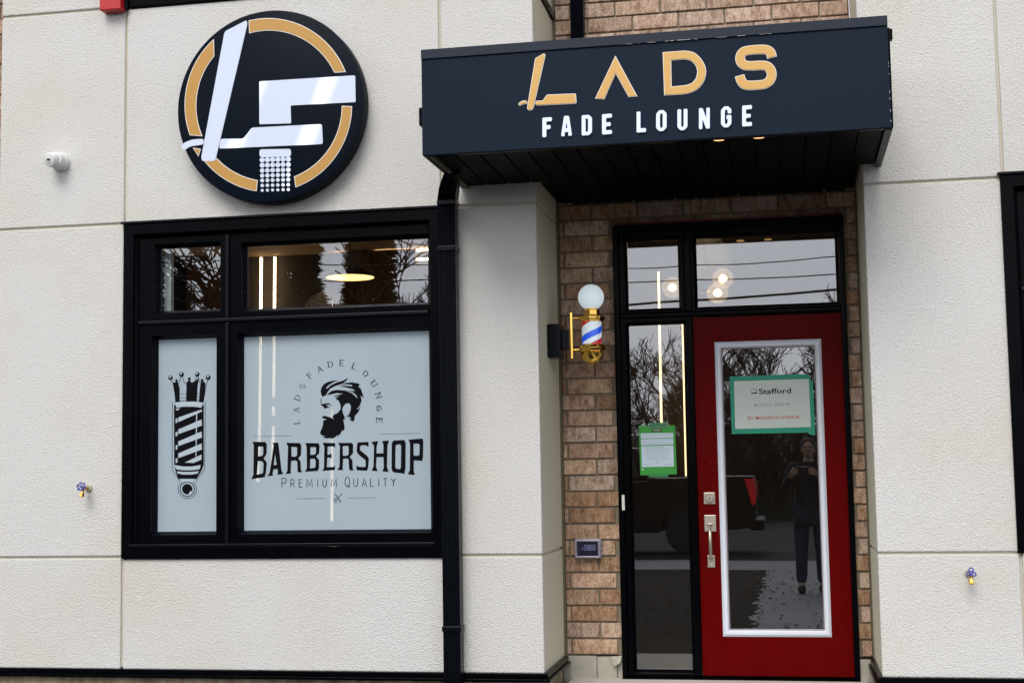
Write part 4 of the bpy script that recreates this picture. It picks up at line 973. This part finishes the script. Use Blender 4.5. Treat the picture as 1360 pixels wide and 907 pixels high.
# notices taped to the glass
PY = RY+.049
def quad(px, Y, d=.0008): return [U(a, b, Y) for a, b in px]
gy = PY
NP = tag(link('pass_notice', loops_mesh('pass_notice', [quad([(848.5, 565), (896.3, 564.5), (899, 629.5), (850.5, 631)], gy)], gy, .001), 'green'), 'green inspection notice reading pass taped to the narrow sidelight', 'notice')
Zp = (9.54, 840, 550)
def pz(lp): return [U(840+a/9.54, 550+b/9.54, gy) for a, b in lp]
def ns(name, lp, mat, d): return link(name, loops_mesh(name, [pz(lp)], gy-.001-d, .0005), mat, NP)
ns('paper_strip', [(105, 242), (515, 235), (517, 298), (107, 305)], 'pblue', 0); ns('paper_strip', [(107, 315), (517, 308), (518, 382), (110, 392)], 'pblue', 0); ns('paper_strip', [(112, 405), (518, 395), (525, 660), (120, 668)], 'pblue', 0)
ns('title_box', [(250, 188), (370, 185), (370, 220), (250, 222)], 'ink', 0)
x, z = pz([(310, 203)])[0]; mtext('lettering', 'PASS', x, z-.0045, .0095, gy-.0017, 'edge', NP, wid=.041, bold=.01)
ns('tape', [(215, 110), (425, 106), (430, 150), (205, 155)], 'greent', .001); ns('tape', [(205, 762), (450, 758), (455, 795), (212, 798)], 'greent', .001); ns('tape_edge', [(180, 152), (450, 150), (450, 165), (180, 170)], 'ink2', .0015)
st = []
for y, x0, x1 in ((268, 120, 330), (258, 340, 500), (338, 125, 340), (330, 350, 500), (365, 125, 498), (422, 165, 220), (420, 240, 385), (450, 165, 300), (446, 310, 460), (482, 170, 460), (512, 170, 455), (542, 215, 425), (572, 195, 455), (636, 135, 245), (634, 400, 505), (606, 305, 325), (614, 305, 328)):
    x_ = x0
    while x_ < x1:
        w_ = random.uniform(10, 30); st.append(stroke_loops(pz([(x_, y), (min(x_+w_, x1), y-.5)]), .0016 if y > 460 or y in (338, 330, 365) else .0026)); x_ += w_+6
prisms('fine_print', st, gy-.0015, .0004, 'greyink', NP)
ns('dot', circ(130, 697, 11), 'pblue', 0)

gy2 = DY+.0135
def ps(lp): return [U(960+a/9.07, 490+b/9.07, gy2) for a, b in lp]
SN = tag(link('unit_notice', loops_mesh('unit_notice', [ps([(83, 92), (880, 62), (1030, 66), (1050, 85), (1052, 118), (1085, 165), (1115, 795), (1060, 793), (1020, 765), (600, 772), (180, 780), (108, 783)])], gy2, .0006), 'tape'), 'white paper notice edged in green tape on the door glass', 'notice')
link('paper', loops_mesh('paper', [ps([(135, 147), (1035, 120), (1060, 697), (150, 722)])], gy2-.0007, .0005), 'paper', SN)
x0, z0 = ps([(630, 296)])[0]; x1, z1 = ps([(435, 296)])[0]; x2, z2 = ps([(822, 290)])[0]
mtext('lettering', 'Stafford', x0, z0, .0305, gy2-.0014, 'ink', SN, wid=x2-x1, bold=.012)
prisms('logo_mark', [stroke_loops(ps(p), w) for p, w in (([(342, 292), (412, 289)], .006), ([(405, 290), (403, 255)], .004), ([(345, 245), (405, 243)], .0025), ([(345, 262), (345, 245)], .0018))], gy2-.0012, .0004, 'ink', SN)
x0, z0 = ps([(590, 447)])[0]; x1, _ = ps([(375, 440)])[0]; x2, _ = ps([(803, 440)])[0]
mtext('lettering', 'BLOCK 4 - UNIT 94', x0, z0, .017, gy2-.0014, 'greyink', SN, wid=x2-x1)
x0, z0 = ps([(605, 603)])[0]; x1, _ = ps([(290, 600)])[0]; x2, _ = ps([(920, 600)])[0]
mtext('lettering', '201 MONARCH AVENUE', x0, z0, .0185, gy2-.0014, 'redink', SN, wid=x2-x1, bold=.006)

# ================================================================== INSIDE: lights
LYY = IY-.06
def strip(pts, label, mat='led', r=.008, Y=LYY, group='led strips inside the shop'):
    P = [U(a, b, Y) for a, b in pts]
    P = [(x, min(z, 2.945)) for x, z in P]
    mb = MB()
    for (xa, za), (xb, zb) in zip(P, P[1:]):
        d = Vector((xb-xa, zb-za)).normalized(); nn = Vector((-d.y, d.x))*r
        q = [(xa+nn.x, za+nn.y), (xb+nn.x, zb+nn.y), (xb-nn.x, zb-nn.y), (xa-nn.x, za-nn.y)]
        mb.add([(x, Y-.01, z) for x, z in q]+[(x, Y+.01, z) for x, z in q], [(0, 1, 2, 3), (7, 6, 5, 4), (0, 4, 5, 1), (1, 5, 6, 2), (2, 6, 7, 3), (3, 7, 4, 0)])
    return tag(mb.build('led_strip', mat), label, 'light strip', group)
strip([(347, 329), (345, 560), (342, 640)], 'long vertical light strip furthest left in the wide window pane')
strip([(365, 329), (363.5, 528)], 'second vertical light strip in the wide window pane')
strip([(363.5, 540), (363.3, 552)], 'tiny light strip between two longer ones beside the arched lettering', r=.009)
strip([(363, 566), (361, 632)], 'short vertical light strip crossing the letter A of barbershop')
strip([(443.5, 374), (443, 408)], 'short vertical light strip below the left side of the pendant lamp')
strip([(443.5, 345), (443.5, 337.5), (458, 337)], 'small corner shaped light strip above the pendant lamp', r=.008)
strip([(473, 337), (573, 331.5)], 'upper of two horizontal light strips right of the pendant lamp', r=.009)
strip([(491, 347), (573, 344)], 'lower of two horizontal light strips right of the pendant lamp', r=.008)
strip([(470.5, 374), (470, 408)], 'vertical light strip below the middle of the pendant lamp')
strip([(474.5, 476), (470, 617)], 'vertical light strip behind the back of the bearded head', r=.009)
strip([(442, 544), (440.5, 692)], 'vertical light strip running down from the beard to the scissors', r=.009)
strip([(257, 452), (253, 500), (248, 632)], 'thin light strip behind the crowned pole decal', 'ledhot', r=.006)
strip([(874.5, 361), (879, 590)], 'long bright light strip behind the left of the sidelight', 'ledhot', r=.0078)
strip([(906, 415), (911, 632)], 'light strip at the right edge of the sidelight', 'ledhot', r=.0055)

lx, lz = U(465, 369, 2.0)
PL = thing('pendant_lamp', (lx, 2.0, 2.96), 'black cone pendant lamp with glowing yellow inside behind the window', 'lamp')
sh = MB(); sh.lathe([(.165, lz-.0), (.150, lz+.03), (.055, lz+.085), (.02, lz+.10)], 32, (lx, 2.0, 0)); sh.f = sh.f[:-2]; sh.build('lamp_shade', 'lampin', PL, smooth=True)
sh = MB(); sh.lathe([(.168, lz+.002), (.153, lz+.033), (.058, lz+.088), (.02, lz+.104)], 32, (lx, 2.0, 0)); sh.f = sh.f[:-2]; sh.build('lamp_shade', 'dark', PL, smooth=True)
MB().tube([(lx, 2, lz+.10), (lx, 2, 2.96)], .004, 6).build('cord', 'dark', PL)
MB().lathe([(.002, lz+.035), (.03, lz+.045), (.03, lz+.075), (.012, lz+.09)], 16, (lx, 2, 0)).build('bulb', 'bulb', PL, smooth=True)
chx, chz = -.609, 2.3
CH = thing('chandelier', (-.55, 3.0, 2.96), 'chandelier of clear glass globes glowing behind the transom panes', 'chandelier')
MB().tube([(-.55, 3, 2.96), (-.55, 3, 2.40)], .008, 8).build('rod', 'dark', CH)
gg = glass_mat('clear_globe', 1.9, (.93, .88, .78))      # warm halo of the bulb put into the glass as faint emission
_n, _l = gg.node_tree.nodes, gg.node_tree.links
_e = _n.new('ShaderNodeEmission'); _e.inputs[0].default_value = (1, .66, .32, 1); _e.inputs[1].default_value = .10
_a = _n.new('ShaderNodeAddShader'); _o = _n['Material Output']; _src = _o.inputs[0].links[0].from_socket
_l.new(_src, _a.inputs[0]); _l.new(_e.outputs[0], _a.inputs[1]); _l.new(_a.outputs[0], _o.inputs[0])
arms = MB()
for (px, py, Y) in ((893, 382, 3.0), (960, 370, 3.05), (953, 389, 2.95)):
    x, z = U(px, py, Y); arms.tube([(-.55, 3, 2.42), (x, Y, z+.03)], .005, 6)
    g_ = MB(); g_.lathe([(max(.002, .078*math.sin(R(a))), z-.078*math.cos(R(a))) for a in range(0, 181, 12)], 24, (x, Y, 0)); go = g_.build('globe', gg, CH, smooth=True)
    b_ = MB(); b_.lathe([(.003, z-.03), (.026, z-.018), (.033, z), (.024, z+.016), (.008, z+.028)], 14, (x, Y, 0)); b_.build('bulb', 'bulb', go, smooth=True)
arms.build('arm', 'brass', CH)
for i, (x, y, z, e) in enumerate(((-.5, 2.4, 2.6, 5), (-3.2, 2.2, 2.3, 2.5))):
    ld = bpy.data.lights.new('interior_glow', 'POINT'); ld.energy = e; ld.color = (1, .68, .35); ld.shadow_soft_size = .15
    lo_ = bpy.data.objects.new('interior_glow', ld); C.objects.link(lo_); lo_.location = (x, y, z)

# ================================================================== ACROSS THE STREET (seen in the glass)
def bare_tree_mesh(seed, H, spread=1.0, levels=6):
    rr = random.Random(seed); tk = MB(); tw = MB()
    def grow(p, d, ln, r, lv):
        pts = [p]; q = p.copy(); dd = d.copy()
        for i in range(3):
            dd = (dd+Vector((rr.gauss(0, .13), rr.gauss(0, .13), rr.gauss(.03, .09)))).normalized(); q = q+dd*ln/3; pts.append(q.copy())
        (tk if lv >= levels-1 else tw).tube(pts, max(r, .009), 6 if lv >= levels-1 else 3, max(r*.62, .007))
        if lv == 0: return
        nb_ = 3 if lv > 1 else 4
        for i in range(nb_+(lv == levels)):
            a = rr.uniform(.35, .95)*spread; t = rr.uniform(.35, 1.0) if i else 1.0
            base = pts[min(3, int(t*3))]; ax = Vector((rr.gauss(0, 1), rr.gauss(0, 1), rr.gauss(0, .4))).normalized()
            nd = (dd+ax*math.tan(min(a, 1.1))*.75).normalized(); nd.z = nd.z*.8+.16; nd.normalize()
            grow(base, nd, ln*rr.uniform(.6, .8), r*(.62 if i == 0 else .5), lv-1)
    grow(Vector((0, 0, -.3)), Vector((0, 0, 1)), H*.30, H*.016, levels)
    k = H/max(v[2] for v in tw.v)
    for q in (tk, tw): q.v = [(v[0]*k, v[1]*k, v[2]*k) for v in q.v]
    return tk.mesh('trunk'), tw.mesh('branches')
def place_tree(meshes, x, y, z, rz, s, label, name='bare_tree', cat='tree', group='bare trees across the street', mats=('bark', 'bark'), parts=('trunk', 'crown')):
    T = thing(name, (x, y, z), label, cat, group); T.rotation_euler = (0, 0, rz); T.scale = (s, s, s)
    for me, mt, nm in zip(meshes, mats, parts):
        o = bpy.data.objects.new(nm, me); C.objects.link(o); o.parent = T
        if not me.materials: me.materials.append(M[mt])
    return T
bt = [bare_tree_mesh(s, 6.0) for s in (11, 12, 13)]
gz = lambda y: GZ if y > -30 else GZ+3.6*(min(1, (-30-y)/56))**.7
lab = ['bare tree straight across the road from the door', 'bare tree reflected at the left of the sidelight', 'bare tree reflected in the middle of the sidelight', 'bare tree reflected in the top left of the door glass', 'bare tree reflected in the top middle of the door glass',
       'bare tree reflected in the top right of the door glass', 'bare tree reflected above the green notice', 'bare tree furthest right of the row across the road', 'bare tree reflected right of the pendant lamp', 'bare tree reflected in the top right window corner',
       'bare tree leaning behind the evergreens', 'thin bare tree between the evergreens and the road bend', 'bare tree behind the parked car', 'bare tree standing back on the bank', 'lowest bare tree on the bank']
spots = [(-.2, -33, .95), (-4.4, -31.5, .9), (-3.2, -34, .85), (-1.6, -32, .85), (-.9, -36, .9), (.9, -33, 1.0), (-2.5, -32, .85), (2.4, -34, 1.0), (-10.6, -31, 1.05), (-9.0, -33, .95), (-8.0, -35, .95), (-12.6, -34, 1.2), (-5.6, -33, .9), (-7, -38, .8), (1.6, -37, .75)]
for i, (x, y, s) in enumerate(spots):
    place_tree(bt[i % 3], x, y, gz(y), i*2.1, s, lab[i])
nt_ = bare_tree_mesh(31, 6.2, 1.3, 6)
place_tree(nt_, -10.2, -13.0 if False else -22, GZ, 1.0, 1.25, 'near bare tree whose arching branches reflect in the small top pane', group='bare trees across the street')
# dense undergrowth on the bank
us = MB(); rr = random.Random(5)
for i in range(5200):
    x = rr.uniform(-22, 10); y = rr.uniform(-44, -31); z = gz(y); h_ = rr.uniform(.8, 2.1); a = rr.uniform(-.5, .5); b = rr.uniform(-.4, .4)
    w_ = .012; us.add([(x-w_, y, z), (x+w_, y, z), (x+a*h_, y+b*h_, z+h_), (x+a*.5*h_-w_, y+w_*2, z+h_*.5)], [(0, 1, 2), (1, 0, 3), (0, 2, 3)])
tag(us.build('undergrowth', 'bark'), kind='stuff')
# evergreens
def evergreen(seed, H, wd):
    rr = random.Random(seed); tk = MB(); tk.tube([(0, 0, -.3), (0, 0, H*.95)], H*.018, 7, .03); fo = MB()
    for i in range(15000):
        t = rr.random()**.8; z = H*(.06+.94*t); a = rr.uniform(0, 6.283); rad = wd*(1-t)**.7*(.62+.28*math.sin(t*30+2.2*math.sin(a*2+seed)+rr.gauss(0, .25))+.30*math.sin(a*3+t*17+seed)*math.sin(t*11+a))+.12; q = rr.random()**.45*rad
        p = Vector((q*math.cos(a), q*math.sin(a), z-q*.25)); d = Vector((math.cos(a), math.sin(a), rr.uniform(-.5, .25))).normalized(); s = rr.uniform(.14, .34)
        n_ = Vector((rr.gauss(0, 1), rr.gauss(0, 1), rr.gauss(0, 1))).cross(d).normalized()*s*.22
        fo.add([p-n_, p+d*s, p+n_], [(0, 1, 2)])
    return tk.mesh('trunk'), fo.mesh('crown')
ev = [evergreen(1, 9.5, 2.2), evergreen(2, 8.2, 1.9)]
for i, (x, y, s, l_) in enumerate(((-13.6, -30.5, 1.0, 'tallest dark evergreen reflected beside the left window strips'), (-15.6, -33, 1.0, 'dark evergreen left of the tallest one across the street'), (-12.1, -33, .95, 'dark evergreen reflected behind the pendant lamp'), (-10.9, -35, .62, 'smallest dark evergreen right of the pendant lamp'), (-19.6, -36, .75, 'low evergreen reflected in the small top pane corner'))):
    place_tree(ev[i % 2], x, y, gz(y), i*1.7, s, l_, 'evergreen_tree', 'tree', 'evergreens across the street', ('bark', 'needles'))
# utility line: two poles and cables in one thing each
for i, x in enumerate((-22, 16)):
    T = thing('utility_pole', (x, -29, GZ), 'wooden utility pole at the %s end of the road' % ('left' if i == 0 else 'right'), 'utility pole', 'utility poles')
    MB().tube([(x, -29, GZ), (x, -29, 8.6)], .15, 12, .11).build('pole', 'wood', T)
    MB().box(x-.06, x+.06, -30.1, -27.9, 7.9, 8.02).build('crossarm', 'wood', T)
def cable(x0, z0, x1, z1, y, sag, r, label):
    pts = [(x0+(x1-x0)*t/24, y, z0+(z1-z0)*t/24-sag*4*(t/24)*(1-t/24)) for t in range(25)]
    tag(MB().tube(pts, r, 6).build('overhead_cable', 'cable'), label, 'cable', 'overhead cables across the street')
cable(-22, 8.0, 16, 8.2, -28.0, .9, .020, 'highest overhead cable reflected near the transom top')
cable(-22, 7.9, 16, 8.0, -30.0, 1.3, .016, 'thin overhead cable just below the highest one')
cable(-22, 6.6, 16, 7.4, -29.0, 1.45, .035, 'thick bundled overhead cable reflected low in the transoms')
cable(-22, 6.9, 16, 6.6, -29.2, .6, .018, 'lower thin overhead cable crossing the bundled one')

# parked pickup
TK = thing('parked_pickup', (-3.2, -15.9, GZ), 'black pickup truck parked across the path, its red tail light showing in the door glass', 'pickup truck')
tx = -.56
def side_prism(lp, y0, y1):
    mb = MB(); n = len(lp); mb.add([(x, y0, z) for x, z in lp]+[(x, y1, z) for x, z in lp], [tuple(range(n)), tuple(range(2*n-1, n-1, -1))]+[(k, (k+1) % n, n+(k+1) % n, n+k) for k in range(n)]); return mb
gy_ = GZ
body = [(tx, gy_+.45), (tx+.02, gy_+1.05), (tx-.02, gy_+1.28), (tx-1.75, gy_+1.28), (tx-1.8, gy_+1.22), (tx-4.2, gy_+1.20), (tx-5.4, gy_+1.08), (tx-5.6, gy_+.9), (tx-5.6, gy_+.42), (tx-5.0, gy_+.38)]
for cxw in (4.5, ): body += [(tx-4.5+.45*math.cos(R(a)), gy_+.42+.45*math.sin(R(a))) for a in range(175, 4, -17)][:0]
body += [(tx-4.98, gy_+.40)]+[(tx-4.5-.46*math.cos(R(a)), gy_+.40+.46*math.sin(R(a))) for a in range(0, 181, 15)]+[(tx-1.6, gy_+.38)]+[(tx-1.1-.46*math.cos(R(a)), gy_+.40+.46*math.sin(R(a))) for a in range(0, 181, 15)]
side_prism(body, -16.8, -15.0).build('body', 'carpaint', TK, bevel=.04)
side_prism([(tx-1.78, gy_+1.26), (tx-1.95, gy_+1.80), (tx-3.3, gy_+1.84), (tx-4.15, gy_+1.24)], -16.72, -15.08).build('cab', 'carpaint', TK, bevel=.05)
side_prism([(tx-1.92, gy_+1.30), (tx-2.04, gy_+1.72), (tx-3.25, gy_+1.75), (tx-3.85, gy_+1.30)], -16.74, -15.06).build('side_window', 'carglass', TK)
side_prism([(tx+.012, gy_+.86), (tx+.03, gy_+1.02), (tx-.0, gy_+1.24), (tx-.16, gy_+1.24), (tx-.09, gy_+1.0), (tx-.05, gy_+.80)], -15.12, -14.985).build('taillight', 'tail', TK)
side_prism([(tx+.012, gy_+.86), (tx+.03, gy_+1.02), (tx-.0, gy_+1.24), (tx-.16, gy_+1.24), (tx-.09, gy_+1.0), (tx-.05, gy_+.80)], -16.815, -16.68).build('taillight', 'tail', TK)
MB().box(tx-.1, tx+.14, -16.75, -15.05, gy_+.40, gy_+.58).build('bumper', 'carpaint', TK, bevel=.03)
for wx in (-1.1, -4.5):
    for wy in (-15.12, -16.68):
        wv = MB(); wv.lathe([(.24, wy-.11), (.37, wy-.11), (.39, wy-.07), (.39, wy+.07), (.37, wy+.11), (.24, wy+.11)], 28, (tx+wx, 0, gy_+.39), 'Y'); wh = wv.build('wheel', 'tyre', TK, smooth=True)
        rv = MB(); rv.lathe([(.23, wy-.115), (.05, wy-.10), (.05, wy+.10), (.23, wy+.115)], 20, (tx+wx, 0, gy_+.39), 'Y'); rv.build('rim', 'rim', wh)

# photographer
PX, PYY = .225, -7.95
PE = thing('person', (PX, PYY, GZ), 'person in dark coat and jeans holding up a phone, reflected in the door glass', 'person')
def skin_mesh(name, verts, edges, radii, mat, parent, sub=2, root=0):
    me = bpy.data.meshes.new(name); me.from_pydata(verts, edges, [])
    ob = bpy.data.objects.new(name, me); C.objects.link(ob)
    sk = ob.modifiers.new('skin', 'SKIN'); ly = me.skin_vertices[0] if me.skin_vertices else None
    if ly is None:
        bm = bmesh.new(); bm.from_mesh(me); bm.verts.layers.skin.verify(); bm.to_mesh(me); bm.free(); ly = me.skin_vertices[0]
    for i, r in enumerate(radii): ly.data[i].radius = (r, r) if not isinstance(r, tuple) else r
    ly.data[root].use_root = True
    sb = ob.modifiers.new('sub', 'SUBSURF'); sb.levels = sub; sb.render_levels = sub
    dg = bpy.context.evaluated_depsgraph_get(); dg.update()
    m2 = bpy.data.meshes.new_from_object(ob.evaluated_get(dg)); m2.name = name
    bpy.data.objects.remove(ob); bpy.data.meshes.remove(me)
    for p in m2.polygons: p.use_smooth = True
    for v in m2.vertices: v.co += Vector((PX, PYY, GZ))
    return link(name, m2, mat, parent)
V = [(0, 0, .95), (0, .0, 1.12), (0, .0, 1.30), (0, .01, 1.42), (0, .012, 1.50), (0, .02, 1.57), (0, .025, 1.62),
     (.10, 0, .90), (.11, .02, .52), (.12, -.01, .10), (.13, .12, .04), (-.10, 0, .90), (-.11, .03, .52), (-.12, .02, .10), (-.13, .15, .04),
     (.17, .0, 1.42), (.25, .10, 1.18), (.10, .36, 1.34), (-.17, .0, 1.42), (-.27, .10, 1.18), (-.20, .36, 1.34), (.045, .43, 1.385), (-.185, .43, 1.385)]
E_ = [(0, 1), (1, 2), (2, 3), (3, 4), (4, 5), (5, 6), (0, 7), (7, 8), (8, 9), (9, 10), (0, 11), (11, 12), (12, 13), (13, 14), (3, 15), (15, 16), (16, 17), (3, 18), (18, 19), (19, 20), (17, 21), (20, 22)]
Rr = [(.15, .11), (.14, .10), (.16, .11), (.10, .08), .052, .05, .045, .095, .062, .042, .04, .095, .062, .042, .04, .065, .048, .03, .065, .048, .03, .028, .028]
base = skin_mesh('body', V, E_, Rr, 'skin', None)
hb = MB(); HC = Vector((PX, PYY+.038, GZ+1.655))
def ell(c, r, n=20, m=14):
    vs = [(c[0]+r[0]*math.sin(math.pi*i/m)*math.cos(2*math.pi*k/n), c[1]+r[1]*math.sin(math.pi*i/m)*math.sin(2*math.pi*k/n), c[2]+r[2]*math.cos(math.pi*i/m)) for i in range(1, m) for k in range(n)]
    fs = [((i*n+k), (i*n+(k+1) % n), ((i+1)*n+(k+1) % n), ((i+1)*n+k)) for i in range(m-2) for k in range(n)]
    hb.add(vs, fs+[tuple(range(n)), tuple((m-2)*n+k for k in range(n))])
ell(HC, (.074, .094, .112)); ell(HC+Vector((0, .028, -.055)), (.052, .060, .062)); ell(HC+Vector((0, .094, -.018)), (.012, .020, .026)); ell(HC+Vector((0, .088, .030)), (.05, .012, .010))
for sg in (-1, 1): ell(HC+Vector((sg*.075, -.005, -.012)), (.010, .020, .030)); ell(HC+Vector((sg*.034, .074, -.03)), (.022, .018, .02))
ell(HC+Vector((0, .086, -.060)), (.024, .010, .006)); ell(HC+Vector((0, .085, -.071)), (.020, .010, .007))
fist = []
bm = bmesh.new(); bm.from_mesh(base.data); me2 = hb.mesh('h'); bm.from_mesh(me2)
def chain(pts, rad): fist.append((pts, rad))
for sg, wx in ((1, .045), (-1, -.185)):
    ell((PX+wx-sg*.004, PYY+.445, GZ+1.385), (.020, .035, .040))
    for k, ln_ in enumerate((.95, 1.05, 1.0, .8)):
        z_ = 1.412-.0195*k
        chain([(wx, .455, z_), (wx-sg*.020*ln_, .486, z_+.002), (wx-sg*.048*ln_, .489, z_+.002), (wx-sg*.062*ln_, .480, z_)], (.0095, .0085, .008, .007))
    chain([(wx+sg*.004, .425, 1.39), (wx-sg*.012, .440, 1.425), (wx-sg*.030, .452, 1.436)], (.012, .0105, .009))
bm.free(); bm = bmesh.new(); bm.from_mesh(base.data); me2 = hb.mesh('h'); bm.from_mesh(me2)
for pts, rad in fist:
    o_t = skin_mesh('f', pts, [(i, i+1) for i in range(len(pts)-1)], rad, 'skin', None); bm.from_mesh(o_t.data); bpy.data.objects.remove(o_t)
me3 = bpy.data.meshes.new('body'); bm.to_mesh(me3); bm.free(); bpy.data.objects.remove(base)
o_t = bpy.data.objects.new('t', me3); C.objects.link(o_t); rmm = o_t.modifiers.new('r', 'REMESH'); rmm.mode = 'VOXEL'; rmm.voxel_size = .0045
smm = o_t.modifiers.new('s', 'SMOOTH'); smm.iterations = 2; smm.factor = .5
dg = bpy.context.evaluated_depsgraph_get(); dg.update(); me4 = bpy.data.meshes.new_from_object(o_t.evaluated_get(dg)); me4.name = 'body'; me4.materials.clear(); bpy.data.objects.remove(o_t)
link('body', me4, 'skin', PE, True)
CV = [(v[0], v[1], v[2]) for v in (V[0], V[1], V[2], V[3], V[15], V[16], V[17], V[18], V[19], V[20], (0, 0, .80))]
skin_mesh('coat', CV+[(0, .012, 1.50)], [(0, 1), (1, 2), (2, 3), (3, 4), (4, 5), (5, 6), (3, 7), (7, 8), (8, 9), (0, 10), (3, 11)], [(.19, .15), (.175, .135), (.19, .14), (.12, .10), .088, .068, .045, .088, .068, .045, (.20, .16), (.066, .066)], 'cloth', PE)
skin_mesh('trousers', [V[0], V[7], V[8], V[9], V[11], V[12], V[13]], [(0, 1), (1, 2), (2, 3), (0, 4), (4, 5), (5, 6)], [.15, .11, .078, .064, .11, .078, .064], 'denim', PE)
for s_ in (9, 13): skin_mesh('shoe', [(V[s_][0], V[s_][1]-.03, .06), (V[s_][0], V[s_][1]+.10, .05), (V[s_][0], V[s_][1]+.19, .04)], [(0, 1), (1, 2)], [.055, .05, .04], 'cloth', PE)
hm = MB(); hb.v = []; hb.f = []
ell(HC+Vector((0, -.016, .020)), (.084, .098, .108)); ell(HC+Vector((0, -.05, -.03)), (.072, .06, .085)); link('hair', hb.mesh('hair'), 'hair', PE, True)
for ex in (-.031, .031):
    fc = MB(); fc.lathe([(.002, .100), (.010, .108), (.010, .112), (.002, .117)], 10, (HC.x+ex, HC.y-.030, HC.z+.008), 'Y'); fc.build('eye', 'dark', PE)
hb.v = []; hb.f = []; ell(HC+Vector((0, .092, -.066)), (.020, .010, .003)); link('mouth', hb.mesh('mouth'), 'tyre', PE)
ph = MB().box(PX-.17, PX-.0, PYY+.465, PYY+.474, GZ+1.36, GZ+1.44).build('phone', 'dark', None, bevel=.003)
tag(ph, 'black phone held sideways in both hands of the person', 'phone')
